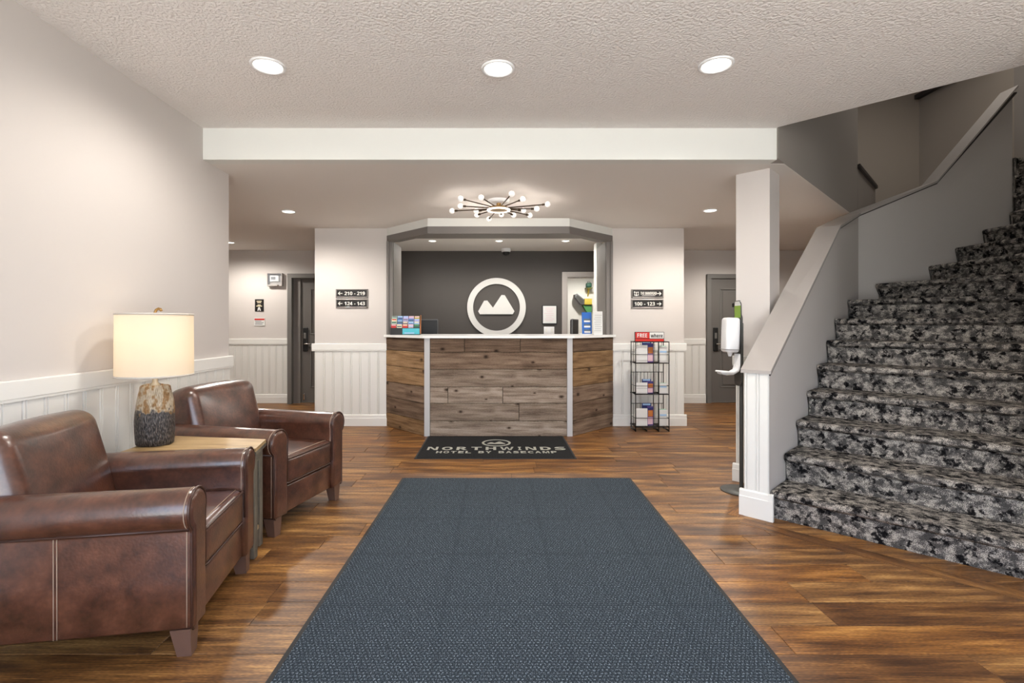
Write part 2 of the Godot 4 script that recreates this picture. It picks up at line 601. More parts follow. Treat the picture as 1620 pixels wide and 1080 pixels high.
	for i in n * n:
		var sp := cc[i] / 255.0 - 0.5
		var l := smoothstep(0.47, 0.66, ca[i] / 255.0 * 0.62 + cd[i] / 255.0 * 0.38 + sp * 0.6)
		var c := mid.lerp(light, l)
		var k := smoothstep(0.62, 0.68, cb[i] / 255.0 + sp * 0.30)
		c = c.lerp(charcoal, smoothstep(0.45, 0.34, ca[i] / 255.0 + sp * 0.2) * 0.45)
		c = c.lerp(dark, k * 0.95)
		c = c * (1.0 + sp * 0.5)
		bytes[i * 3] = clampi(int(c.r * 255), 0, 255)
		bytes[i * 3 + 1] = clampi(int(c.g * 255), 0, 255)
		bytes[i * 3 + 2] = clampi(int(c.b * 255), 0, 255)
	m.albedo_texture = tex(bytes, n, n)
	m.heightmap_enabled = true
	m.heightmap_texture = tex(cc, n, n, Image.FORMAT_L8)
	m.heightmap_scale = 0.35
	# --- entrance rug: waffle of yarn tufts
	n = 512
	cc = noise_bytes(n, n, 61, 0.13, 2)
	cd = noise_bytes(n, n, 63, 0.05, 2)
	var rb := PackedByteArray()
	rb.resize(n * n * 3)
	var rh := PackedByteArray()
	rh.resize(n * n)
	var mb := PackedByteArray()
	mb.resize(n * n * 3)
	for y in n:
		for x in n:
			var i := y * n + x
			var cx := absf(sin(x * PI / 16.0 + (PI / 2.0 if (y / 16) % 2 else 0.0)))
			var cy := absf(sin(y * PI / 16.0))
			var tuft := pow(cx, 0.6) * pow(cy, 0.6)
			var t := clampf(0.04 + 0.55 * tuft + (cc[i] / 255.0 - 0.5) * 1.5 + (cd[i] / 255.0 - 0.5) * 0.12, 0.0, 1.0)
			var c := Color(0.175, 0.20, 0.225).lerp(Color(0.56, 0.61, 0.65), t * t * 0.95)
			rb[i * 3] = int(c.r * 255)
			rb[i * 3 + 1] = int(c.g * 255)
			rb[i * 3 + 2] = int(c.b * 255)
			rh[i] = clampi(int(tuft * 200 + cc[i] * 0.2), 0, 255)
			c = Color(0.085, 0.085, 0.09).lerp(Color(0.33, 0.33, 0.33), clampf(0.05 + 0.45 * absf(sin(x * PI / 16.0)) + (cc[i] / 255.0 - 0.5) * 0.7, 0, 1))
			mb[i * 3] = int(c.r * 255)
			mb[i * 3 + 1] = int(c.g * 255)
			mb[i * 3 + 2] = int(c.b * 255)
	m = mat("rug_pile", Color(1, 1, 1), 0.95, 0.0, 0.15)
	m.albedo_texture = tex(rb, n, n)
	m.heightmap_enabled = true
	m.heightmap_texture = tex(rh, n, n, Image.FORMAT_L8)
	m.heightmap_scale = 0.4
	tri_map(m, Vector3(2.0, 2.0, 2.0))
	m = mat("mat_pile", Color(1, 1, 1), 0.95, 0.0, 0.15)
	m.albedo_texture = tex(mb, n, n)
	tri_map(m, Vector3(2.2, 2.2, 2.2))
	mat("rug_border", Color(0.12, 0.12, 0.12), 0.7)
	mat("mat_border", Color(0.16, 0.165, 0.17), 0.7)
	# --- lamp
	m = mat("linen_shade", Color(0.90, 0.86, 0.79), 0.85, 0.0, 0.1)
	m.backlight_enabled = true
	m.backlight = Color(0.95, 0.89, 0.79)
	mat("shade_rim", Color(0.75, 0.72, 0.68), 0.7)
	m = mat("glazed_clay", Color(1, 1, 1), 0.42, 0.0, 0.5)
	n = 512
	la = noise_bytes(n, n, 71, 0.010, 4)
	lb = noise_bytes(n, n / 4, 73, 0.09, 3, FastNoiseLite.TYPE_SIMPLEX_SMOOTH, n, n)
	bytes = PackedByteArray()
	bytes.resize(n * n * 3)
	for y in n:
		for x in n:
			var i := y * n + x
			var v := float(y) / n                                  # 0 at the rim
			var edge := 0.44 + (la[i] / 255.0 - 0.5) * 0.22
			var k := smoothstep(edge - 0.03, edge + 0.03, v)
			var f := lb[i] / 255.0
			var upper := Color(0.70, 0.64, 0.55).lerp(Color(0.52, 0.36, 0.17), smoothstep(0.45, 0.75, la[i] / 255.0) * 0.9).lerp(Color(0.40, 0.32, 0.22), smoothstep(0.6, 0.3, f) * 0.35)
			var lower := Color(0.13, 0.115, 0.11).lerp(Color(0.42, 0.39, 0.37), smoothstep(0.35, 0.8, f))
			var c := upper.lerp(lower, k)
			bytes[i * 3] = int(c.r * 255)
			bytes[i * 3 + 1] = int(c.g * 255)
			bytes[i * 3 + 2] = int(c.b * 255)
	m.albedo_texture = tex(bytes, n, n)
	m.heightmap_enabled = true
	m.heightmap_texture = tex(lb, n, n, Image.FORMAT_L8)
	m.heightmap_scale = 0.4

# =================================================================== the setting
const WL := -2.134      # left wall
const H1 := 2.68        # front ceiling
const H2 := 2.45        # rear ceiling
const DB := 3.687       # beam face
const HALL := 8.13      # hall back wall
const PIER := 6.28      # wall either side of the reception opening
const OFF := 8.2        # dark office wall
const ST_R := 5.24      # frontal half wall of the stairs

func build_shell():
	var st := begin()
	pbox(st, WL - 0.15, WL, -0.1, H1, -1.0, DB)
	pbox(st, WL - 0.15, WL, -0.1, H2, DB, 4.045)
	struct("wall_left", fin(st), M.wall_paint, "pale grey left wall above the white panelling beside the armchairs", "wall")
	st = begin()
	pbox(st, -5.3, WL - 0.15, -0.1, H2, 3.9, 4.045)
	pbox(st, -5.45, -5.3, -0.1, H2, 3.9, 8.4)
	struct("wall_hall_end", fin(st), M.wall_paint, "grey wall closing the far end of the left hallway", "wall")
	st = begin()
	pbox(st, -5.3, -2.245, -0.1, H2, HALL, HALL + 0.15)
	struct("wall_hall_left", fin(st), M.wall_paint, "grey hallway wall with thermostat and small notices left of the reception", "wall")
	st = begin()
	pbox(st, 2.339, 6.2, -0.1, H2, HALL, HALL + 0.15)
	struct("wall_hall_right", fin(st), M.wall_paint, "grey hallway wall behind the square column right of the reception", "wall")
	st = begin()
	pbox(st, -2.245, -1.35, -0.1, H2, PIER, 6.81)
	pbox(st, -2.245, -2.1, -0.1, H2, 6.81, 8.35)
	struct("wall_pier_left", fin(st), M.wall_paint, "grey wall section with two black room number signs left of the counter", "wall")
	st = begin()
	pbox(st, 1.452, 2.339, -0.1, H2, PIER, 6.81)
	pbox(st, 2.19, 2.339, -0.1, H2, 6.81, 8.35)
	struct("wall_pier_right", fin(st), M.wall_paint, "grey wall section behind the wire magazine rack right of the counter", "wall")
	# dark wall of the reception office, with a doorway
	st = begin()
	pbox(st, -2.1, 1.16, -0.1, H2, OFF, OFF + 0.13)
	pbox(st, 1.16, 1.98, 2.03, H2, OFF, OFF + 0.13)
	pbox(st, 1.98, 2.19, -0.1, H2, OFF, OFF + 0.13)
	struct("wall_office", fin(st), M.office_dark, "charcoal office wall that carries the white round mountain logo", "wall")
	# white room behind the doorway
	st = begin()
	pbox(st, 0.2, 3.2, -0.1, H2, 10.2, 10.35)
	pbox(st, 0.05, 0.2, -0.1, H2, OFF + 0.13, 10.35)
	pbox(st, 3.2, 3.35, -0.1, H2, OFF + 0.13, 10.35)
	struct("wall_back_room", fin(st), M.office_white, "bright white wall of the small room behind the office doorway", "wall")
	# entrance wall behind the camera
	var e0 := -1.0
	st = begin()
	pbox(st, WL - 0.15, -2.0, -0.1, H1, e0 - 0.15, e0)
	pbox(st, 2.6, 2.95, -0.1, H1, e0 - 0.15, e0)
	pbox(st, -2.0, 2.6, 2.58, H1, e0 - 0.15, e0)
	struct("wall_entrance", fin(st), M.wall_paint, "wall round the glazed entrance behind the viewer", "wall")
	var wn := struct_node("window_1", "wide glazed entrance front with slim grey mullions", "window")
	for i in 4:
		var x0 := -2.0 + 1.15 * i
		st = begin()
		pbox(st, x0, x0 + 1.15, 2.52, 2.58, e0 - 0.11, e0 - 0.05)
		pbox(st, x0, x0 + 0.035, 0, 2.52, e0 - 0.11, e0 - 0.05)
		pbox(st, x0 + 1.115, x0 + 1.15, 0, 2.52, e0 - 0.11, e0 - 0.05)
		pbox(st, x0 + 0.035, x0 + 1.115, 0, 0.08, e0 - 0.11, e0 - 0.05)
		part(wn, "window_frame", fin(st), M.grey_frame)
		st = begin()
		pbox(st, x0 + 0.035, x0 + 1.115, 0.08, 2.52, e0 - 0.083, e0 - 0.077)
		part(wn, "pane", fin(st), M.pane_glass)
	struct("wall_right", prism_mesh(PackedVector2Array([Vector2(2.75, -1.15), Vector2(2.95, -1.15), Vector2(2.95, 2.3), Vector2(4.52, 3.79), Vector2(7.4, 3.79), Vector2(7.4, 3.94), Vector2(4.42, 3.94), Vector2(2.75, 2.36)]), -0.1, 5.3), M.wall_paint, "outer wall of the staircase beyond the right edge", "wall")
	# ceilings
	struct("ceiling_front", prism_mesh(PackedVector2Array([Vector2(WL - 0.15, -1.15), Vector2(2.95, -1.15), Vector2(2.95, 2.77), Vector2(2.05, 3.67), Vector2(2.05, DB + 0.1), Vector2(WL - 0.15, DB + 0.1)]), H1, H1 + 0.25), M.ceiling_plaster, "textured off-white plaster ceiling with three large recessed lights", "ceiling")
	struct("ceiling_rear", prism_mesh(PackedVector2Array([Vector2(-5.45, DB + 0.1), Vector2(2.05, DB + 0.1), Vector2(2.162, DB + 0.1), Vector2(4.62, 6.245), Vector2(6.2, 7.2), Vector2(6.2, 10.4), Vector2(-5.45, 10.4)]), H2, H2 + 0.22), M.ceiling_smooth, "smooth lower ceiling over the reception and the hallways", "ceiling")
	st = begin()
	pbox(st, WL, 2.05, H2, H1, DB, DB + 0.1)
	struct("trim_beam", fin(st), M.beam_paint, "long white fascia where the ceiling steps down before the reception", "beam")
	# square column, turned 45 degrees
	var col := [Vector2(2.105, 3.883), Vector2(2.275, 4.053), Vector2(2.1, 4.228), Vector2(1.93, 4.058)]
	struct("wall_column", prism_mesh(PackedVector2Array(col), 0, H2), M.wall_paint, "square grey column standing between the newel and the hallway", "column")

func build_floor():
	var st := begin()
	pbox(st, -5.45, 7.4, -0.12, -0.004, -1.15, 10.4)
	var fl := struct("floor", fin(st), M.floor_gap, "warm brown wood plank floor running across the lobby", "floor")
	# planks run left to right
	var w := 0.18
	var len := 1.22
	var loose := []
	for i in 6:
		loose.append(begin())
	var row := 0
	var d := -0.97
	var r := RandomNumberGenerator.new()
	r.seed = 99
	while d < 9.6:
		var seen := d > 1.55 and d < 8.15
		var x0 := -2.12
		var x1 := 3.0
		if d > 3.9:
			x0 = -4.2
			x1 = 5.4
		if d > 4.7:
			x0 = -4.9
		if not seen:
			x0 = -5.2 if d > 3.9 else -2.12
			x1 = 5.4 if d > 3.9 else 3.0
		var x := x0 - r.randf() * len
		while x < x1:
			var a := maxf(x, x0)
			var b := minf(x + len, x1)
			if b - a > 0.03:
				var k := r.randi() % 6
				var uv := Vector2(r.randf(), r.randf())
				var in_view := seen and a < 1.06 * (d + w) and b > -1.0 * (d + w)
				if in_view:
					st = begin()
					plank(st, a, b, d, d + w, uv)
					part(fl, "plank", fin(st), M["floor_wood_%d" % k])
				else:
					plank(loose[k], a, b, d, d + w, uv)
			x += len
		d += w
		row += 1
	for k in 6:
		var o := part(fl, "planks_beyond", fin(loose[k]), M["floor_wood_%d" % k])
		o.set_meta("kind", "stuff")
	# planks laid along the foot of the stairs and round the newel
	for e in [[Vector2(1.60, 3.255), Vector2(2.70, 2.105), 0.105, 1], [Vector2(1.585, 3.27), Vector2(2.62, 4.30), 0.105, 2]]:
		var a: Vector2 = e[0]
		var b: Vector2 = e[1]
		var t := (b - a).normalized()
		var n := Vector2(-t.y, t.x)
		if n.x > 0:
			n = -n
		st = begin()
		var q := [a, b, b + n * e[2], a + n * e[2]]
		var top := []
		for p: Vector2 in q:
			top.append(P(p.x, 0.0015, p.y))
		var L := (b - a).length() / 2.4
		quad(st, top[0], top[1], top[2], top[3], Vector3.UP, Vector2(0, 0.3), Vector2(L, 0.3), Vector2(L, 0.44), Vector2(0, 0.44))
		for k in 4:
			var p0: Vector3 = top[k]
			var p1: Vector3 = top[(k + 1) % 4]
			var mid: Vector3 = (top[0] + top[2]) * 0.5
			quad(st, p0, p1, p1 - Vector3(0, 0.004, 0), p0 - Vector3(0, 0.004, 0), (p0 + p1) * 0.5 - mid)
		part(fl, "border_plank", fin(st), M["floor_wood_%d" % e[3]])

func plank(st: SurfaceTool, a: float, b: float, d0: float, d1: float, uv: Vector2):
	var g := 0.0012
	var e := 0.0025
	var u := (b - a) / 2.4
	var lo := [P(a + g, -0.004, d0 + g), P(b - g, -0.004, d0 + g), P(b - g, -0.004, d1 - g), P(a + g, -0.004, d1 - g)]
	var mid := [P(a + g, -0.0015, d0 + g), P(b - g, -0.0015, d0 + g), P(b - g, -0.0015, d1 - g), P(a + g, -0.0015, d1 - g)]
	var top := [P(a + e, 0, d0 + e), P(b - e, 0, d0 + e), P(b - e, 0, d1 - e), P(a + e, 0, d1 - e)]
	var us := [uv, uv + Vector2(u, 0), uv + Vector2(u, 0.25), uv + Vector2(0, 0.25)]
	var out := [Vector3(0, 0, 1), Vector3(1, 0, 0), Vector3(0, 0, -1), Vector3(-1, 0, 0)]
	quad(st, top[0], top[1], top[2], top[3], Vector3.UP, us[0], us[1], us[2], us[3])
	for k in 4:
		var j := (k + 1) % 4
		quad(st, mid[k], mid[j], top[j], top[k], out[k] + Vector3.UP, us[k], us[j], us[j], us[k])
		quad(st, lo[k], lo[j], mid[j], mid[k], out[k], us[k], us[j], us[j], us[k])

# =================================================================== panelling
var board_cache := {}

func board_mesh(w: float, h: float) -> ArrayMesh:
	var key := "%.3f_%.3f" % [w, h]
	if board_cache.has(key):
		return board_cache[key]
	var hw := w * 0.5
	var pts := [Vector2(-hw, 0.002), Vector2(-hw, 0.004), Vector2(-hw + 0.005, 0.012), Vector2(-hw + 0.014, 0.012), Vector2(-hw + 0.018, 0.004), Vector2(-hw + 0.022, 0.012), Vector2(hw - 0.005, 0.012), Vector2(hw, 0.004), Vector2(hw, 0.002)]
	var st := begin()
	for k in pts.size() - 1:
		var a: Vector2 = pts[k]
		var b: Vector2 = pts[k + 1]
		var n := Vector3(-(b.y - a.y), 0, b.x - a.x)
		quad(st, Vector3(a.x, 0, a.y), Vector3(b.x, 0, b.y), Vector3(b.x, h, b.y), Vector3(a.x, h, a.y), n)
	board_cache[key] = fin(st)
	return board_cache[key]

# boards from a to b (plan points); n is the plan direction (x, d) they face
func boards(parent: Node3D, a: Vector2, b: Vector2, n: Vector2, y0: float, y1: float, pitch := 0.111):
	var z := Vector3(n.x, 0, -n.y).normalized()
	var x := Vector3.UP.cross(z)
	var bs := Basis(x, Vector3.UP, z)
	var L := (b - a).length()
	var count := maxi(1, roundi(L / pitch))
	var w := L / count
	var me := board_mesh(w, y1 - y0)
	for i in count:
		var p := a.lerp(b, (i + 0.5) / count)
		part(parent, "board", me, M.white_panel, Transform3D(bs, P(p.x, y0, p.y)))

# a moulding run from a to b: profile of (out, y)
func moulding(called: String, a: Vector2, b: Vector2, n: Vector2, prof: Array, label: String, cat: String, material: Material):
	var st := begin()
	run_profile(st, a, b, n, prof)
	return struct(called, fin(st), material, label, cat)

func run_profile(st: SurfaceTool, a: Vector2, b: Vector2, n: Vector2, prof: Array):
	n = n.normalized()
	var z := Vector3(n.x, 0, -n.y)
	var al := P(b.x, 0, b.y) - P(a.x, 0, a.y)
	var c := Vector2.ZERO
	for p: Vector2 in prof:
		c += p
	c /= prof.size()
	for k in prof.size():
		var p: Vector2 = prof[k]
		var q: Vector2 = prof[(k + 1) % prof.size()]
		var e := q - p
		var m := (p + q) * 0.5 - c
		var nn := Vector2(e.y, -e.x)
		if nn.dot(m) < 0:
			nn = -nn
		var pa := P(a.x, p.y, a.y) + z * p.x
		var pb := P(b.x, p.y, b.y) + z * p.x
		var qa := P(a.x, q.y, a.y) + z * q.x
		var qb := P(b.x, q.y, b.y) + z * q.x
		quad(st, pa, pb, qb, qa, z * nn.x + Vector3.UP * nn.y)
	var t := Geometry2D.triangulate_polygon(PackedVector2Array(prof))
	for i in range(0, t.size(), 3):
		var v := []
		for j in 3:
			v.append(prof[t[i + j]])
		tri(st, P(a.x, v[0].y, a.y) + z * v[0].x, P(a.x, v[1].y, a.y) + z * v[1].x, P(a.x, v[2].y, a.y) + z * v[2].x, -al)
		tri(st, P(b.x, v[0].y, b.y) + z * v[0].x, P(b.x, v[1].y, b.y) + z * v[1].x, P(b.x, v[2].y, b.y) + z * v[2].x, al)

func rail_profile(y0 := 0.905, y1 := 1.0) -> Array:
	return [Vector2(0, y0), Vector2(0.022, y0), Vector2(0.022, y0 + 0.012), Vector2(0.026, y0 + 0.014), Vector2(0.026, y1 - 0.006), Vector2(0.022, y1), Vector2(0, y1)]

func base_profile(h := 0.14) -> Array:
	return [Vector2(0, 0), Vector2(0.03, 0), Vector2(0.03, h - 0.045), Vector2(0.026, h - 0.04), Vector2(0.024, h - 0.008), Vector2(0.016, h), Vector2(0, h)]

func build_wainscot():
	var rail := rail_profile()
	var bp := base_profile()
	var wl := get_node("wall_left")
	boards(wl, Vector2(WL, 1.38), Vector2(WL, 4.045), Vector2(1, 0), 0.13, 0.91)
	# the end of the left wall, seen edge on
	moulding("trim_1", Vector2(WL, -1.0), Vector2(WL, 4.07), Vector2(1, 0), rail, "white chair rail along the left wall behind the lamp", "chair rail", M.white_trim)
	moulding("baseboard_left", Vector2(WL, -1.0), Vector2(WL, 4.06), Vector2(1, 0), bp, "white baseboard along the left wall behind the armchairs", "baseboard", M.white_trim)
	var pl := get_node("wall_pier_left")
	boards(pl, Vector2(-2.245, PIER), Vector2(-1.35, PIER), Vector2(0, -1), 0.13, 0.93)
	moulding("trim_2", Vector2(-2.275, PIER), Vector2(-1.34, PIER), Vector2(0, -1), rail_profile(0.925, 1.02), "white chair rail left of the counter under the room signs", "chair rail", M.white_trim)
	moulding("baseboard_pier_left", Vector2(-2.27, PIER), Vector2(-1.345, PIER), Vector2(0, -1), bp, "white baseboard on the wall section left of the counter", "baseboard", M.white_trim)
	var pr := get_node("wall_pier_right")
	boards(pr, Vector2(1.452, PIER), Vector2(2.339, PIER), Vector2(0, -1), 0.13, 0.93)
	moulding("trim_3", Vector2(1.44, PIER), Vector2(2.365, PIER), Vector2(0, -1), rail_profile(0.925, 1.02), "white chair rail behind the wire magazine rack", "chair rail", M.white_trim)
	moulding("baseboard_pier_right", Vector2(1.45, PIER), Vector2(2.365, PIER), Vector2(0, -1), bp, "white baseboard behind the wire magazine rack", "baseboard", M.white_trim)
	var hl := get_node("wall_hall_left")
	boards(hl, Vector2(-5.3, HALL), Vector2(-3.31, HALL), Vector2(0, -1), 0.13, 0.94)
	moulding("trim_4", Vector2(-5.3, HALL), Vector2(-3.31, HALL), Vector2(0, -1), rail_profile(0.935, 1.03), "white chair rail on the left hallway wall beside the grey door", "chair rail", M.white_trim)
	moulding("baseboard_hall_left", Vector2(-5.3, HALL), Vector2(-3.31, HALL), Vector2(0, -1), bp, "white baseboard on the left hallway wall beside the grey door", "baseboard", M.white_trim)
	var hr := get_node("wall_hall_right")
	boards(hr, Vector2(2.339, HALL), Vector2(3.37, HALL), Vector2(0, -1), 0.13, 0.94)
	moulding("trim_5", Vector2(2.339, HALL), Vector2(3.37, HALL), Vector2(0, -1), rail_profile(0.935, 1.03), "white chair rail on the right hallway wall left of the door", "chair rail", M.white_trim)
	moulding("baseboard_hall_right", Vector2(2.339, HALL), Vector2(3.37, HALL), Vector2(0, -1), bp, "white baseboard on the right hallway wall left of the door", "baseboard", M.white_trim)
	# column: panelled foot
	var col := get_node("wall_column")
	var n1 := Vector2(-1, -1).normalized()
	var n2 := Vector2(1, -1).normalized()
	var L := Vector2(1.93, 4.058)
	var F := Vector2(2.105, 3.883)
	var R := Vector2(2.275, 4.053)
	for e in [[L, F, n1], [F, R, n2]]:
		boards(col, e[0], e[1], e[2], 0.13, 0.92, 0.12)
		var st := begin()
		run_profile(st, e[0] - (e[1] - e[0]) * 0.08, e[1] + (e[1] - e[0]) * 0.08, e[2], base_profile())
		part(col, "column_base", fin(st), M.white_trim)
		st = begin()
		run_profile(st, e[0] - (e[1] - e[0]) * 0.08, e[1] + (e[1] - e[0]) * 0.08, e[2], rail_profile(0.92, 1.0))
		part(col, "column_rail", fin(st), M.white_trim)

# =================================================================== doors
func panel_door(called: String, label: String, x_frame0: float, x_leaf0: float, x_leaf1: float, x_frame1: float, h: float, deep := 0.05):
	var o := struct_node(called, label, "door")
	var f := HALL
	var st := begin()
	crbox(st, P(x_frame0 + 0.035, h * 0.5, f - deep * 0.5 + 0.005), Vector3(0.07, h, deep), 0.004)
	crbox(st, P(x_frame1 - 0.035, h * 0.5, f - deep * 0.5 + 0.005), Vector3(0.07, h, deep), 0.004)
	crbox(st, P((x_frame0 + x_frame1) * 0.5, h - 0.035, f - deep * 0.5 + 0.0045), Vector3(x_frame1 - x_frame0, 0.07, deep + 0.002), 0.004)
	part(o, "door_frame", fin(st), M.grey_frame)
	var w := x_leaf1 - x_leaf0
	var lh := h - 0.07
	var c := (x_leaf0 + x_leaf1) * 0.5
	# leaf made of stiles and rails round two sunk panels
	st = begin()
	var z := f - 0.004
	pbox(st, x_leaf0 + 0.003, x_leaf1 - 0.003, 0.01, lh, z, f + 0.03)
	var s := 0.15
	for e in [[x_leaf0 + 0.003, x_leaf0 + s, 0.01, lh], [x_leaf1 - s, x_leaf1 - 0.003, 0.01, lh], [x_leaf0 + s, x_leaf1 - s, 0.01, 0.25], [x_leaf0 + s, x_leaf1 - s, 0.84, 1.10], [x_leaf0 + s, x_leaf1 - s, lh - 0.16, lh]]:
		pbox(st, e[0], e[1], e[2], e[3], z - 0.012, z)
	var leaf := part(o, "door_leaf", fin(st), M.grey_door)
	for e in [[0.25, 0.84], [1.10, lh - 0.16]]:
		st = begin()
		crbox(st, P(c, (e[0] + e[1]) * 0.5, z - 0.006), Vector3(w - 2 * s - 0.09, e[1] - e[0] - 0.09, 0.012), 0.005)
		part(leaf, "door_panel", fin(st), M.grey_door)
		st = begin()
		var x0 := x_leaf0 + s
		var x1 := x_leaf1 - s
		for b in [[x0, x1, e[0], e[0] + 0.016], [x0, x1, e[1] - 0.016, e[1]], [x0, x0 + 0.016, e[0], e[1]], [x1 - 0.016, x1, e[0], e[1]]]:
			crbox(st, P((b[0] + b[1]) * 0.5, (b[2] + b[3]) * 0.5, z - 0.012), Vector3(b[1] - b[0], b[3] - b[2], 0.02), 0.006)
		part(leaf, "panel_moulding", fin(st), M.grey_frame)
	st = begin()
	crbox(st, P(x_leaf0 + 0.075, 1.02, z - 0.026), Vector3(0.075, 0.38, 0.03), 0.01)
	var lock := part(o, "door_lock", fin(st), M.black_plastic)
	part(lock, "card_slot", one_box(P(x_leaf0 + 0.072, 1.08, z - 0.042), Vector3(0.035, 0.09, 0.006), 0.002), M.grey_frame)
	part(o, "door_handle", tube_mesh([P(x_leaf0 + 0.075, 0.95, z - 0.04), P(x_leaf0 + 0.075, 0.95, z - 0.085), P(x_leaf0 + 0.09, 0.95, z - 0.09), P(x_leaf0 + 0.19, 0.945, z - 0.09)], 0.011, 8), M.chrome)
	part(o, "threshold", one_box(P(c, 0.008, f - 0.025), Vector3(w, 0.016, 0.04), 0.003), M.chrome)
	return o

func build_doors():
	var o: Node3D = panel_door("door_1", "grey panelled door with black card lock in the left hallway", -3.30, -3.12, -2.26, -2.19, 2.065, 0.13)
	var st := begin()
	pbox(st, -3.235, -3.12, 0, 1.995, HALL - 0.045, HALL + 0.03)
	part(o, "door_jamb", fin(st), M.header_grey)
	part(o, "deadbolt", tube_mesh([P(-2.98, 0.90, HALL - 0.05), P(-2.94, 0.88, HALL - 0.06), P(-2.87, 0.90, HALL - 0.05)], 0.012, 6), M.chrome)
	part(o, "door_stop", one_box(P(-3.07, 0.10, HALL - 0.03), Vector3(0.035, 0.10, 0.03), 0.008), M.chrome)
	o = panel_door("door_2", "grey panelled door with black lock behind the hand sanitizer stand", 3.384, 3.45, 4.31, 4.39, 2.065)
	part(o, "number_plate", one_box(P(3.86, 1.572, HALL - 0.028), Vector3(0.13, 0.055, 0.012), 0.002), M.black_sign)

# =================================================================== reception opening
func build_reception_opening():
	# grey jambs lining the opening
	for s in 2:
		var st := begin()
		if s == 0:
			pbox(st, -1.35, -1.275, 0, 2.29, PIER - 0.015, PIER + 0.02)
			pbox(st, -1.35, -1.27, 0, 2.29, PIER + 0.02, 6.81)
			crbox(st, P(-1.335, 1.145, PIER - 0.018), Vector3(0.03, 2.29, 0.02), 0.005)
		else:
			pbox(st, 1.375, 1.452, 0, 2.29, PIER - 0.015, PIER + 0.02)
			pbox(st, 1.37, 1.452, 0, 2.29, PIER + 0.02, 6.81)
			crbox(st, P(1.437, 1.145, PIER - 0.018), Vector3(0.03, 2.29, 0.02), 0.005)
		struct("trim_6" if s == 0 else "trim_7", fin(st), M.header_grey, "dark grey post framing the reception opening %s" % ["beside the leaflet box", "beside the white paper stand"][s], "door frame")
	var st := begin()
	pbox(st, 1.36, 1.44, 0, 2.36, 6.81, 6.99)
	struct("trim_8", fin(st), M.office_white, "narrow white wall end inside the reception opening on the right", "trim")
	# the header follows the plan of the counter: grey band below, white band above
	var outer := [Vector2(-1.352, 6.28), Vector2(-0.765, 5.69), Vector2(0.833, 5.69), Vector2(1.454, 6.28)]
	var inner := [Vector2(1.25, 6.28), Vector2(1.02, 6.02), Vector2(-0.948, 6.02), Vector2(-1.20, 6.28)]
	var back := [Vector2(1.20, 6.40), Vector2(-1.15, 6.40)]
	var poly := PackedVector2Array()
	for p in outer:
		poly.append(p)
	for p in inner:
		poly.append(p)
	var hd := struct("trim_header", prism_mesh(poly, 2.276, 2.357), M.header_grey, "grey and white header wrapping over the counter in three faces", "header")
	var q := PackedVector2Array()
	for p: Vector2 in outer:
		q.append(p + Vector2(0, 0.006))
	for p in inner:
		q.append(p)
	part(hd, "white_band", prism_mesh(q, 2.357, H2), M.beam_paint)

# =================================================================== stairs
const RISE := 0.186

# wall along a polyline with a left and a right side and its own top at every corner
func ribbon(st: SurfaceTool, left: Array, right: Array, bottoms: Array, tops: Array):
	var n := left.size()
	var c0: Vector2 = (left[0] + right[0]) * 0.5
	for i in n - 1:
		var l0: Vector2 = left[i]
		var l1: Vector2 = left[i + 1]
		var r0: Vector2 = right[i]
		var r1: Vector2 = right[i + 1]
		var out := P((r0.x + r1.x - l0.x - l1.x), 0, (r0.y + r1.y - l0.y - l1.y))
		quad(st, P(r0.x, bottoms[i], r0.y), P(r1.x, bottoms[i + 1], r1.y), P(r1.x, tops[i + 1], r1.y), P(r0.x, tops[i], r0.y), out)
		quad(st, P(l0.x, bottoms[i], l0.y), P(l1.x, bottoms[i + 1], l1.y), P(l1.x, tops[i + 1], l1.y), P(l0.x, tops[i], l0.y), -out)
		quad(st, P(l0.x, tops[i], l0.y), P(l1.x, tops[i + 1], l1.y), P(r1.x, tops[i + 1], r1.y), P(r0.x, tops[i], r0.y), Vector3.UP)
		quad(st, P(l0.x, bottoms[i], l0.y), P(l1.x, bottoms[i + 1], l1.y), P(r1.x, bottoms[i + 1], r1.y), P(r0.x, bottoms[i], r0.y), Vector3.DOWN)
	for e in [[0, 1], [n - 1, n - 2]]:
		var i: int = e[0]
		var j: int = e[1]
		var out := P(left[i].x - left[j].x, 0, left[i].y - left[j].y)
		quad(st, P(left[i].x, bottoms[i], left[i].y), P(right[i].x, bottoms[i], right[i].y), P(right[i].x, tops[i], right[i].y), P(left[i].x, tops[i], left[i].y), out)

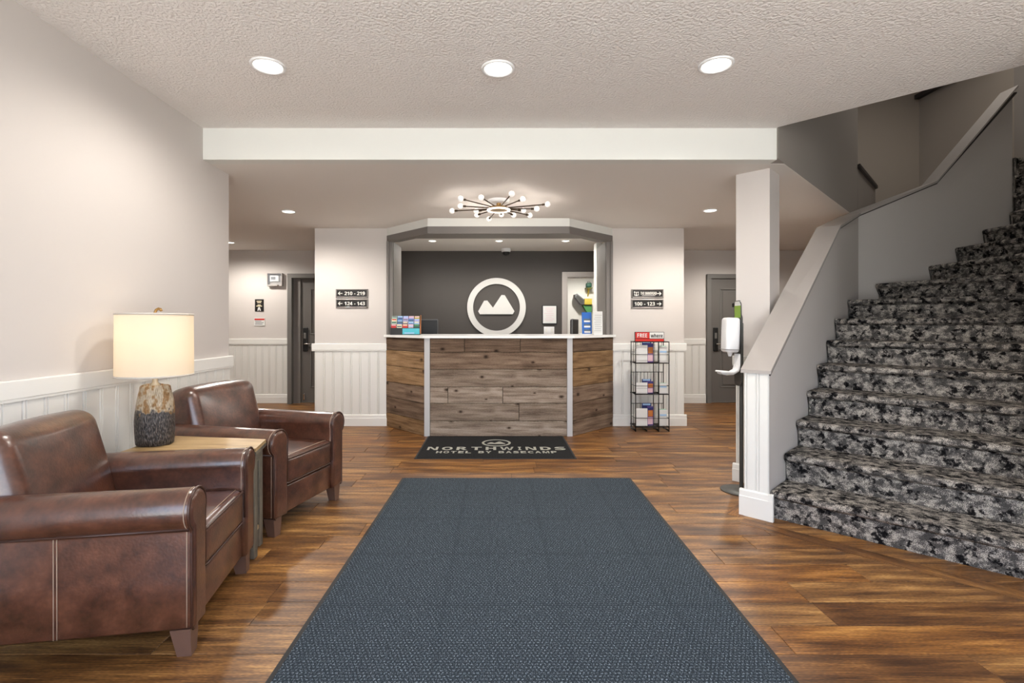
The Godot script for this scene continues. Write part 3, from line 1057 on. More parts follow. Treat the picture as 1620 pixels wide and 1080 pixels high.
func build_stairs():
	# half wall beside the stairs: plan corners on the stair side and on the lobby side
	var right := [Vector2(1.745, 3.225), Vector2(3.12, 4.60), Vector2(3.76, 5.24), Vector2(4.558, 5.24), Vector2(5.355, 5.24)]
	var left := [Vector2(1.639, 3.331), Vector2(3.014, 4.706), Vector2(3.698, 5.39), Vector2(4.558, 5.39), Vector2(5.355, 5.39)]
	var tops := [0.932, 2.13, 2.385, 2.715, 3.655]
	var st := begin()
	ribbon(st, left, right, [0, 0, 0, 0, 0], tops)
	var wall := struct("wall_stairs", fin(st), M.stair_paint, "grey half wall climbing beside the carpeted stairs with a flat cap", "half wall")
	var capl := [Vector2(1.612, 3.326), Vector2(2.99, 4.71), Vector2(3.68, 5.41), Vector2(4.558, 5.41), Vector2(5.40, 5.41)]
	var capr := [Vector2(1.74, 3.196), Vector2(3.135, 4.59), Vector2(3.77, 5.222), Vector2(4.562, 5.222), Vector2(5.40, 5.222)]
	var b := []
	var t := []
	for k in tops:
		b.append(k)
		t.append(k + 0.022)
	b[4] = 3.705
	t[4] = 3.727
	st = begin()
	ribbon(st, capl, capr, b, t)
	var cap := part(wall, "wall_cap", fin(st), M.cap_paint)
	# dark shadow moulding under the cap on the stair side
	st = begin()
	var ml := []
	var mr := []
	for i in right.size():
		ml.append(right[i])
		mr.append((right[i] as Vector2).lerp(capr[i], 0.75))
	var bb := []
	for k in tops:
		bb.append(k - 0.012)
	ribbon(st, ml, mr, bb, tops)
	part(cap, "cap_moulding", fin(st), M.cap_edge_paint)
	# panelled newel end with its base
	var nn := Vector2(-1, -1)
	boards(wall, Vector2(1.639, 3.331), Vector2(1.745, 3.225), nn, 0.14, 0.932, 0.075)
	st = begin()
	run_profile(st, Vector2(1.622, 3.348), Vector2(1.765, 3.205), nn, base_profile(0.17))
	run_profile(st, Vector2(1.725, 3.204), Vector2(1.740, 3.219), Vector2(1, -1), base_profile(0.17))
	part(wall, "newel_base", fin(st), M.white_trim)
	# ---- the steps
	var ax := [1.774, 1.971, 2.174, 2.377, 2.585, 2.80, 3.01, 3.40]
	var A := []          # nose ends at the half wall
	var B := []          # nose ends on the outer side
	for x in ax:
		A.append(Vector2(x, x + 1.470))
	for k in 8:
		B.append(Vector2(A[k].x + 0.915, A[k].y - 0.915))
	A.append(Vector2(3.94, 5.225))
	B.append(Vector2(4.41, 3.97))
	for x in [4.495, 4.77, 5.05, 5.33]:
		A.append(Vector2(x, 5.225))
		B.append(Vector2(x + 0.01, 3.97))
	for a in [0.35, 0.9, 1.45]:
		A.append(Vector2(5.362, 5.225))
		B.append(Vector2(5.362 + 1.25 * sin(a), 5.225 - 1.25 * cos(a)))
	A.append(Vector2(5.375, 5.222))
	B.append(Vector2(6.05, 5.32))
	var stairs := thing("staircase", "winding staircase carpeted in mottled charcoal and taupe on the right", "staircase", P(A[0].x, 0, A[0].y))
	var base := P(A[0].x, 0, A[0].y)
	var run := 0.0
	for k in 16:
		st = begin(true)
		step(st, A[k], B[k], A[k + 1], B[k + 1], (k + 1) * RISE, run, base)
		if k == 7:      # the tread fills the corner of the half wall
			var h: float = 8 * RISE - 0.0005
			var c := [Vector2(3.39, 4.862), Vector2(3.752, 5.224), Vector2(3.95, 5.224)]
			var v := []
			for q: Vector2 in c:
				v.append(P(q.x, h, q.y) - base)
			tri(st, v[0], v[1], v[2], Vector3.UP, c[0] / 1.25, c[1] / 1.25, c[2] / 1.25)
		part(stairs, "step", fin(st), M.stair_carpet)
		run += 0.37
	# ---- stairwell above: bulkhead under the upper floor, walls behind, upper ceiling
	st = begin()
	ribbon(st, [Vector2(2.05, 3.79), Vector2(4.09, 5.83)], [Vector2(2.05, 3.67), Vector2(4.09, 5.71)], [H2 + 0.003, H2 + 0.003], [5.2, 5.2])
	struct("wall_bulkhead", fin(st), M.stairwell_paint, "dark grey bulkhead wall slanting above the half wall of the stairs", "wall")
	st = begin()
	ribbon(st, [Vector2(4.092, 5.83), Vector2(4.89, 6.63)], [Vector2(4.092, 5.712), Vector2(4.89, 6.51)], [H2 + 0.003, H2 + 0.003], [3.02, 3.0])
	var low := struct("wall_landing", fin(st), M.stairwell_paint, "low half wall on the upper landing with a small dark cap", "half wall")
	st = begin()
	ribbon(st, [Vector2(4.08, 5.85), Vector2(4.90, 6.67)], [Vector2(4.08, 5.66), Vector2(4.90, 6.48)], [3.02, 3.0], [3.055, 3.035])
	part(low, "wall_cap", fin(st), M.cap_edge_paint)
	struct("wall_stairwell_back", prism_mesh(PackedVector2Array([Vector2(2.0, 7.27), Vector2(7.55, 7.27), Vector2(7.55, 7.4), Vector2(2.0, 7.4)]), H2 + 0.21, 5.2), M.stairwell_warm_paint, "plain taupe wall at the back of the stairwell", "wall")
	st = begin()
	pbox(st, 6.09, 6.22, H2, 4.49, 5.94, 7.4)
	var side := struct("wall_stairwell_side", fin(st), M.stairwell_warm_paint, "taupe side wall of the stairwell with a dark ledge near the ceiling edge", "wall")
	st = begin()
	pbox(st, 6.02, 6.25, 4.49, 4.55, 5.94, 7.27)
	part(side, "wall_cap", fin(st), M.cap_edge_paint)
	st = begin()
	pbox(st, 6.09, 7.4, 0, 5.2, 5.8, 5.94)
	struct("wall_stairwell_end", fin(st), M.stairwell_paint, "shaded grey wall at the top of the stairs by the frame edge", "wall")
	st = begin()
	pbox(st, 7.4, 7.55, -0.1, 5.3, 3.79, 7.4)
	pbox(st, 1.9, 2.03, H1 + 0.2, 5.2, 2.0, 7.4)
	pbox(st, 6.2, 6.35, -0.1, H2 + 0.2, 5.94, 10.4)
	pbox(st, 1.9, 3.0, H1 + 0.2, 5.2, 1.9, 2.0)
	struct("wall_outer", fin(st), M.stairwell_paint, "outer walls enclosing the stairwell out of view", "wall")
	st = begin()
	pbox(st, 1.9, 7.55, 5.2, 5.4, 1.9, 7.5)
	struct("ceiling_stairwell", fin(st), M.ceiling_smooth, "ceiling of the stairwell above the upper floor", "ceiling")
	# guard wall over the slanting edge of the front ceiling
	struct("wall_guard", prism_mesh(PackedVector2Array([Vector2(2.05, 3.66), Vector2(2.95, 2.76), Vector2(2.85, 2.66), Vector2(1.95, 3.56)]), H1 + 0.24, 4.0), M.stairwell_paint, "guard wall on the upper floor above the ceiling edge", "half wall")

func step(st: SurfaceTool, a0: Vector2, b0: Vector2, a1: Vector2, b1: Vector2, h: float, run: float, base: Vector3):
	# profile points: [share towards the next nose line, offset in front of the riser, height]
	var prof := []
	prof.append([1.0, 0.0, h])
	prof.append([0.5, 0.0, h + 0.001])
	prof.append([0.0, -0.03, h])
	for k in 6:
		var a := PI * k / 5.0
		prof.append([0.0, 0.024 * sin(a), h - 0.023 + 0.023 * cos(a)])
	prof.append([0.0, -0.012, h - 0.052])
	prof.append([0.0, -0.026, h - 0.060])
	prof.append([0.0, -0.028, h - RISE])
	prof.append([0.0, -0.028, 0.0])
	var e := (b0 - a0).normalized()
	var out := Vector2(-e.y, e.x)
	var mid := (a1 + b1) * 0.5 - (a0 + b0) * 0.5
	if out.dot(mid) > 0:
		out = -out
	var segs := 6
	var rows := []
	var vs := []
	var v := run
	for i in prof.size():
		var p = prof[i]
		var row := []
		for s in segs + 1:
			var f := float(s) / segs
			var q := a0.lerp(b0, f)
			var r := a1.lerp(b1, f)
			if p[0] > 0.0:
				q = q.lerp(r, p[0]) + out * -0.03 * p[0]
				if q.x < 5.35:
					q.y = minf(q.y, 5.233)
			else:
				q += out * p[1]
			row.append(P(q.x, p[2], q.y) - base)
		if i > 0:
			v += (row[3] - rows[i - 1][3]).length()
		rows.append(row)
		vs.append(v)
	var L := (b0 - a0).length()
	for i in prof.size() - 1:
		st.set_smooth_group(0 if i >= 1 and i <= 9 else i + 20)
		for s in segs:
			var n := Vector3.UP if i < 3 else P(out.x, 0.2 if i < 6 else 0.0, out.y)
			if i >= 6 and i <= 8:
				n = P(out.x, -0.8, out.y)
			var u0 := L * s / segs / 1.25
			var u1 := L * (s + 1) / segs / 1.25
			quad(st, rows[i][s], rows[i][s + 1], rows[i + 1][s + 1], rows[i + 1][s], n, Vector2(u0, vs[i] / 1.25), Vector2(u1, vs[i] / 1.25), Vector2(u1, vs[i + 1] / 1.25), Vector2(u0, vs[i + 1] / 1.25))
	# ends
	st.set_smooth_group(-1)
	for s in [0, segs]:
		var n := P(-e.x, 0, -e.y) if s == 0 else P(e.x, 0, e.y)
		var back_top: Vector3 = rows[0][s]
		var back_low := Vector3(back_top.x, 0, back_top.z)
		var c: Vector3 = (back_top + rows[prof.size() - 1][s]) * 0.5
		for i in prof.size() - 1:
			tri(st, c, rows[i][s], rows[i + 1][s], n, Vector2(0, vs[i]), Vector2(0.1, vs[i]), Vector2(0.1, vs[i + 1]))
		tri(st, c, rows[prof.size() - 1][s], back_low, n)
		tri(st, c, back_low, back_top, n)
	var bt0: Vector3 = rows[0][0]
	var bt1: Vector3 = rows[0][segs]
	quad(st, bt0, bt1, Vector3(bt1.x, 0, bt1.z), Vector3(bt0.x, 0, bt0.z), P(-out.x, 0, -out.y))

# =================================================================== lamps
func pot_light(label: String, at: Vector3, r: float, e: float, lens: Material, group := "", angle := 84.0):
	var o := thing("recessed_light", label, "ceiling light", at, 0.0, group)
	part(o, "trim_ring", lathe_mesh([Vector2(r * 0.80, 0.0), Vector2(r * 0.80, -0.004), Vector2(r * 0.86, -0.009), Vector2(r * 0.95, -0.010), Vector2(r, -0.006), Vector2(r * 1.01, 0.0)], 40), M.white_plastic)
	part(o, "lens", lathe_mesh([Vector2(0.001, -0.0055), Vector2(r * 0.5, -0.0055), Vector2(r * 0.78, -0.004), Vector2(r * 0.805, -0.001)], 40), lens)
	var l := SpotLight3D.new()
	l.name = "pot_lamp"
	l.position = Vector3(0, -0.02, 0)
	l.rotation.x = -PI / 2
	l.spot_angle = angle
	l.spot_angle_attenuation = 0.6
	l.spot_range = 14.0
	l.spot_attenuation = 2.0
	l.light_energy = e
	l.light_color = Color(1.0, 0.975, 0.94)
	l.light_size = r * 0.75
	l.shadow_enabled = true
	o.add_child(l)

func omni(parent: Node3D, called: String, at: Vector3, e: float, size: float, c: Color):
	var l := OmniLight3D.new()
	l.name = called
	l.position = at
	l.light_energy = e
	l.light_size = size
	l.light_color = c
	l.omni_range = 14.0
	l.omni_attenuation = 2.0
	l.shadow_enabled = true
	parent.add_child(l, true)

func build_lights():
	pot_light("left one of three large recessed lights in the textured front ceiling, above the lamp side", P(-1.26, H1, 2.8), 0.093, POT_FRONT, M.lamp_lens, "large recessed lights")
	pot_light("middle one of three large recessed lights in the textured front ceiling, above the rug", P(0.014, H1, 2.83), 0.093, POT_FRONT, M.lamp_lens, "large recessed lights")
	pot_light("right one of three large recessed lights in the textured front ceiling, nearest the stairs", P(1.217, H1, 2.79), 0.093, POT_FRONT, M.lamp_lens, "large recessed lights")
	pot_light("recessed light in the lower ceiling above the left hallway opening", P(-2.19, H2, 5.35), 0.075, POT_MID, M.lamp_lens)
	pot_light("recessed light in the lower ceiling just left of the square column", P(2.25, H2, 5.30), 0.075, POT_MID, M.lamp_lens)
	pot_light("far recessed light of the left hallway, half hidden by the left wall", P(-3.86, H2, 7.34), 0.075, POT_HALL, M.lamp_lens)
	pot_light("far recessed light over the right hallway hidden behind the column", P(3.60, H2, 7.0), 0.075, POT_HALL, M.lamp_lens)
	pot_light("left one of three small recessed lights inside the reception office", P(-0.90, H2, 7.2), 0.062, POT_OFFICE, M.office_lens, "office lights")
	pot_light("middle one of three small recessed lights inside the reception office", P(0.05, H2, 7.2), 0.062, POT_OFFICE, M.office_lens, "office lights")
	pot_light("right one of three small recessed lights inside the reception office", P(1.0, H2, 7.2), 0.062, POT_OFFICE, M.office_lens, "office lights")
	pot_light("recessed light of the white room behind the office doorway", P(1.7, H2, 9.2), 0.075, BACK_ROOM, M.office_lens)
	pot_light("recessed light high in the ceiling of the stairwell", P(5.0, 5.2, 5.1), 0.09, STAIR_LAMP, M.office_lens)

func build_chandelier():
	var C := Vector3(0.03, H2, -4.88)
	var o := thing("chandelier", "brass starburst ceiling lamp with clear globe bulbs in front of the reception header", "chandelier", C)
	part(o, "canopy", lathe_mesh([Vector2(0.001, -0.032), Vector2(0.085, -0.030), Vector2(0.10, -0.022), Vector2(0.105, 0.0)], 40), M.white_plastic)
	part(o, "stem", lathe_mesh([Vector2(0.022, -0.075), Vector2(0.022, -0.03)], 16), M.brass)
	part(o, "hub", lathe_mesh([Vector2(0.001, -0.098), Vector2(0.085, -0.098), Vector2(0.092, -0.090), Vector2(0.092, -0.070), Vector2(0.06, -0.062), Vector2(0.001, -0.060)], 40), M.brass)
	var st := begin(false)
	ring(st, 0.086, 0.112, -0.006, 0.006, 48, Transform3D(Basis(Vector3.RIGHT, PI / 2), Vector3(0, -0.096, 0)))
	part(o, "light_ring", fin(st), M.ring_glow)
	# globe bulbs: offsets (x, d) and height below the ceiling
	var bulbs := [[-0.456, 0.06, 0.09], [-0.37, 0.02, 0.05], [-0.35, -0.26, 0.05], [-0.16, -0.30, 0.05], [0.112, -0.43, 0.05], [0.22, -0.24, 0.05], [0.467, -0.05, 0.05], [0.364, -0.03, 0.09],
		[0.32, 0.26, 0.09], [0.24, 0.04, 0.09], [0.153, 0.25, 0.09], [0.03, 0.22, 0.09], [-0.10, 0.43, 0.09], [-0.22, 0.24, 0.09], [-0.217, 0.06, 0.09]]
	var globe := SphereMesh.new()
	globe.radius = 0.027
	globe.height = 0.054
	globe.radial_segments = 20
	globe.rings = 10
	for b in bulbs:
		var end := Vector3(b[0], -b[2], -b[1])
		var dir := end - Vector3(0, -0.08, 0)
		var start := Vector3(0, -0.08, 0) + dir.normalized() * 0.085
		var stop := end - dir.normalized() * 0.024
		var arm := part(o, "arm", tube_mesh([start, stop], 0.0055, 8), M.dark_brass)
		part(arm, "socket", tube_mesh([stop - dir.normalized() * 0.03, stop], 0.010, 10), M.dark_brass)
		part(o, "bulb", globe, M.bulb_glow, Transform3D(Basis(), end))
	for k in bulbs.size():
		omni(o, "bulb_lamp", Vector3(bulbs[k][0], -bulbs[k][2], -bulbs[k][1]), CHANDELIER, 0.02, Color(1.0, 0.96, 0.92))

# =================================================================== reception counter
func barn_plank(parent: Node3D, a: Vector2, b: Vector2, n: Vector2, y0: float, y1: float, material: Material, uv: Vector2, proud: float):
	var z := Vector3(n.x, 0, -n.y).normalized()
	var x := Vector3.UP.cross(z)
	var L := (b - a).length()
	var H := y1 - y0
	var st := begin()
	var g := 0.0025
	var e := 0.006
	var t := 0.02 + proud
	var q := []
	for k in 3:
		var m: float = [g, g, e][k]
		var zz: float = [0.0, t - 0.003, t][k]
		q.append([Vector3(m, m, zz), Vector3(L - m, m, zz), Vector3(L - m, H - m, zz), Vector3(m, H - m, zz)])
	var us := [uv, uv + Vector2(L / 1.3, 0), uv + Vector2(L / 1.3, 0.78), uv + Vector2(0, 0.78)]
	var outs := [Vector3.DOWN, Vector3.RIGHT, Vector3.UP, Vector3.LEFT]
	quad(st, q[2][0], q[2][1], q[2][2], q[2][3], Vector3.BACK, us[0], us[1], us[2], us[3])
	for k in 4:
		var j := (k + 1) % 4
		quad(st, q[1][k], q[1][j], q[2][j], q[2][k], outs[k] + Vector3.BACK, us[k], us[j], us[j], us[k])
		quad(st, q[0][k], q[0][j], q[1][j], q[1][k], outs[k], us[k], us[j], us[j], us[k])
	var from := a
	if (P(b.x, 0, b.y) - P(a.x, 0, a.y)).dot(x) < 0:
		from = b
	part(parent, "plank", fin(st), material, Transform3D(Basis(x, Vector3.UP, z), P(from.x, y0, from.y) - parent.position))

func build_counter():
	var o := thing("reception_counter", "reception counter clad in weathered grey-brown boards with white corner posts", "counter", P(0, 0, 6.0))
	var fl := Vector2(-0.79, 5.69)
	var fr := Vector2(0.855, 5.69)
	var bl := Vector2(-1.34, 6.275)
	var br := Vector2(1.442, 6.275)
	var st := begin()
	prism(st, PackedVector2Array([fl, fr, br, Vector2(1.36, 6.275), Vector2(1.36, 6.70), Vector2(-1.26, 6.70), Vector2(-1.26, 6.275), bl]), 0, 1.10)
	part(o, "body", fin(st), M.floor_gap, Transform3D(Basis(), -o.position))
	var ys := [0.0, 0.17, 0.368, 0.552, 0.751, 0.942, 1.10]
	var cuts := [[], [0.262], [], [-0.535, 0.08], [], [], []]
	cuts = [[], [0.262], [-0.535, 0.08], [], [], [-0.348, 0.277]]
	var looks := [[0, 0], [0, 1], [0, 0], [0, 1], [1, 0], [1, 1]]
	var r := RandomNumberGenerator.new()
	r.seed = 5
	for k in 6:
		var xs := [-0.737]
		for c in cuts[k]:
			xs.append(c)
		xs.append(0.803)
		for i in xs.size() - 1:
			barn_plank(o, Vector2(xs[i], 5.69), Vector2(xs[i + 1], 5.69), Vector2(0, -1), ys[k], ys[k + 1], M["barn_wood_%d_%d" % looks[k]], Vector2(r.randf(), r.randf()), r.randf() * 0.003)
	var side := [[2, 1], [1, 1], [1, 0], [2, 0], [2, 0], [1, 2]]
	var side2 := [[1, 0], [1, 1], [1, 0], [2, 1], [2, 1], [1, 2]]
	var nl := Vector2(-(bl.y - fl.y), bl.x - fl.x)
	if nl.y > 0:
		nl = -nl
	var nr := Vector2(-(br.y - fr.y), br.x - fr.x)
	if nr.y > 0:
		nr = -nr
	for k in 6:
		barn_plank(o, fl, bl, nl, ys[k], ys[k + 1], M["barn_wood_%d_%d" % side[k]], Vector2(r.randf(), r.randf()), r.randf() * 0.003)
		barn_plank(o, fr, br, nr, ys[k], ys[k + 1], M["barn_wood_%d_%d" % side2[k]], Vector2(r.randf(), r.randf()), r.randf() * 0.003)
	# corner posts
	for e in [[-0.798, -0.737, -0.83, 5.722], [0.803, 0.862, 0.895, 5.722]]:
		st = begin()
		prism(st, PackedVector2Array([Vector2(e[0], 5.662), Vector2(e[1], 5.662), Vector2(e[1], 5.70), Vector2(e[0], 5.70)]), 0, 1.10)
		part(o, "corner_post", fin(st), M.corner_post_white, Transform3D(Basis(), -o.position))
	var top := thing("countertop", "thin white countertop with angled ends on the board-clad counter", "countertop", P(0, 1.10, 6.0))
	var poly := PackedVector2Array([Vector2(-1.385, 6.262), Vector2(-0.812, 5.635), Vector2(0.878, 5.635), Vector2(1.49, 6.262), Vector2(1.365, 6.262), Vector2(1.365, 6.75), Vector2(-1.265, 6.75), Vector2(-1.265, 6.262)])
	st = begin()
	prism(st, poly, 1.10, 1.128)
	part(top, "slab", fin(st), M.countertop_white, Transform3D(Basis(), -top.position))

func build_counter_things():
	var ct := 1.128
	# ---- leaflet box on the left end
	var at := P(-1.10, ct, 6.155)
	var yaw := 0.07
	var bx := thing("leaflet_box", "black tiered leaflet box with teal card on the left end of the countertop", "leaflet holder", at, yaw)
	var st := begin()
	box(st, Vector3(-0.18, 0, -0.15), Vector3(0.18, 0.012, 0.0))
	box(st, Vector3(-0.18, 0.012, -0.012), Vector3(0.18, 0.085, 0.0))
	box(st, Vector3(-0.18, 0.012, -0.15), Vector3(-0.174, 0.10, -0.012))
	part(bx, "tray", fin(st), M.black_plastic)
	st = begin()
	plate(st, PackedVector2Array([Vector2(0, 0.012), Vector2(0, 0.085), Vector2(-0.14, 0.245), Vector2(-0.15, 0.245), Vector2(-0.15, 0.012)]), 0.176, 0.181, Transform3D(Basis(Vector3(0, 0, 1), Vector3.UP, Vector3(1, 0, 0)), Vector3(0, 0, 0)))
	part(bx, "side_board", fin(st), M.print_orange)
	st = begin()
	for k in 5:
		box(st, Vector3(-0.178, 0.012, -0.038 - k * 0.028), Vector3(0.176, 0.09 + k * 0.034, -0.035 - k * 0.028))
	part(bx, "pocket_wall", fin(st), M.black_plastic)
	part(bx, "teal_card", one_box(Vector3(0.07, 0.044, 0.002), Vector3(0.205, 0.07, 0.003), 0.001), M.print_teal)
	part(bx, "card_stripe", one_box(Vector3(0.05, 0.022, 0.004), Vector3(0.12, 0.014, 0.002), 0.0005), M.print_pale_blue)
	var rows := ["bottom", "second lowest", "second highest", "top"]
	var cols := ["first", "second", "third", "fourth", "fifth"]
	var print_cols := [
		[["red", "pink"], ["cream", "slate"], ["red", "cream"], ["pink", "pale_blue"], ["dark_green", "green"]],
		[["pale_green", "dark_green"], ["slate", "mid_blue"], ["grey", "cream"], ["pale_blue", "mid_blue"], ["pale_blue", "cream"]],
		[["cream", "red"], ["mid_blue", "pale_blue"], ["lilac", "grey"], ["mid_blue", "slate"], ["lilac", "pale_blue"]],
		[["pale_green", "grey"], ["pale_blue", "navy"], ["lilac", "pale_blue"], ["pink", "lilac"], ["yellow", "pink"]]]
	var b := Basis(Vector3.UP, yaw)
	for k in 4:
		for i in 5:
			var pos := at + b * Vector3(-0.142 + i * 0.069, 0.045 + k * 0.034, -0.028 - k * 0.028)
			var c: Array = print_cols[k][i]
			var lf := thing("leaflet", "%s leaflet, %s banded, %s from left in %s row of leaflet box" % [(c[0] as String).replace("_", " "), (c[1] as String).replace("_", " "), cols[i], rows[k]], "leaflet", pos, yaw, "leaflets in the counter box")
			part(lf, "sheet", one_box(Vector3(0, 0.042, 0), Vector3(0.062, 0.084, 0.004), 0.001), M["print_" + c[0]])
			part(lf, "printed_band", one_box(Vector3(0, 0.074 - 0.016 * (i % 2), 0.003), Vector3(0.052, 0.014, 0.002), 0.0005), M["print_" + c[1]])
	# ---- blue and white stands on the right end
	var s := thing("brochure_stand", "blue brochure with three small photos standing on the right end of the countertop", "brochure", P(1.133, ct, 6.28), 0.12)
	part(s, "blue_sheet", one_box(Vector3(0, 0.142, 0), Vector3(0.125, 0.275, 0.006), 0.002, Basis(Vector3.RIGHT, -0.08)), M.print_blue)
	part(s, "foot", one_box(Vector3(0, 0.006, -0.03), Vector3(0.13, 0.012, 0.09), 0.003), M.white_plastic)
	for k in 3:
		part(s, "photo", one_box(Vector3(0.004, 0.045 + k * 0.066, 0.0095 - k * 0.0053), Vector3(0.086, 0.046, 0.003), 0.001, Basis(Vector3.RIGHT, -0.08)), M.print_slate)
		part(s, "photo_caption", one_box(Vector3(0.004, 0.034 + k * 0.066, 0.0115 - k * 0.0053), Vector3(0.08, 0.02, 0.003), 0.001, Basis(Vector3.RIGHT, -0.08)), M.paper)
	part(s, "heading", one_box(Vector3(0, 0.235, -0.006), Vector3(0.085, 0.008, 0.003), 0.001, Basis(Vector3.RIGHT, -0.08)), M.paper)
	s = thing("paper_stand", "white notice paper in a clear stand beside the blue brochure", "notice stand", P(1.262, ct, 6.235), -0.10)
	part(s, "sheet", one_box(Vector3(0, 0.145, 0), Vector3(0.112, 0.285, 0.006), 0.002, Basis(Vector3.RIGHT, -0.06)), M.paper)
	part(s, "foot", one_box(Vector3(0, 0.006, -0.02), Vector3(0.10, 0.012, 0.07), 0.003), M.white_plastic)
	for k in 9:
		part(s, "text_line", one_box(Vector3(-0.004 + 0.004 * (k % 3), 0.05 + k * 0.024, 0.0105 - k * 0.00145), Vector3(0.085 - 0.01 * (k % 2), 0.004, 0.002), 0.0005, Basis(Vector3.RIGHT, -0.06)), M.print_grey)
	# ---- desk and monitors behind the counter
	var dk := thing("desk", "low work desk behind the counter that carries the monitors", "desk", P(0.05, 0, 7.05))
	part(dk, "desk_top", one_box(Vector3(0, 0.735, 0), Vector3(2.5, 0.03, 0.55), 0.004), M.white_trim)
	for x in [-1.22, 0.0, 1.22]:
		part(dk, "panel_leg", one_box(Vector3(x, 0.36, 0), Vector3(0.03, 0.72, 0.5), 0.003), M.white_trim)
	for e in [["black monitor seen from behind beside the leaflet box", P(-1.03, 0.75, 6.98), 0.10], ["black monitor turned almost edge on beside the blue brochure", P(1.085, 0.75, 6.98), 1.25]]:
		var m := thing("monitor", e[0], "monitor", e[1], e[2])
		part(m, "back_shell", rbox_mesh(Vector3(0.46, 0.30, 0.03), 0.012, 2), M.black_plastic, Transform3D(Basis(), Vector3(0, 0.425, 0)))
		st = begin()
		for q in [[Vector3(0, 0.573, 0.012), Vector3(0.47, 0.014, 0.02)], [Vector3(0, 0.277, 0.012), Vector3(0.47, 0.014, 0.02)], [Vector3(-0.229, 0.425, 0.012), Vector3(0.012, 0.30, 0.02)], [Vector3(0.229, 0.425, 0.012), Vector3(0.012, 0.30, 0.02)]]:
			crbox(st, q[0], q[1], 0.003)
		part(m, "bezel", fin(st), M.bezel_grey)
		part(m, "screen", one_box(Vector3(0, 0.425, -0.016), Vector3(0.43, 0.26, 0.004), 0.001), M.screen_black)
		part(m, "stand", one_box(Vector3(0, 0.16, 0.02), Vector3(0.05, 0.30, 0.02), 0.004), M.black_plastic)
		part(m, "foot", rbox_mesh(Vector3(0.22, 0.014, 0.17), 0.005, 2), M.black_plastic, Transform3D(Basis(), Vector3(0, 0.007, 0)))

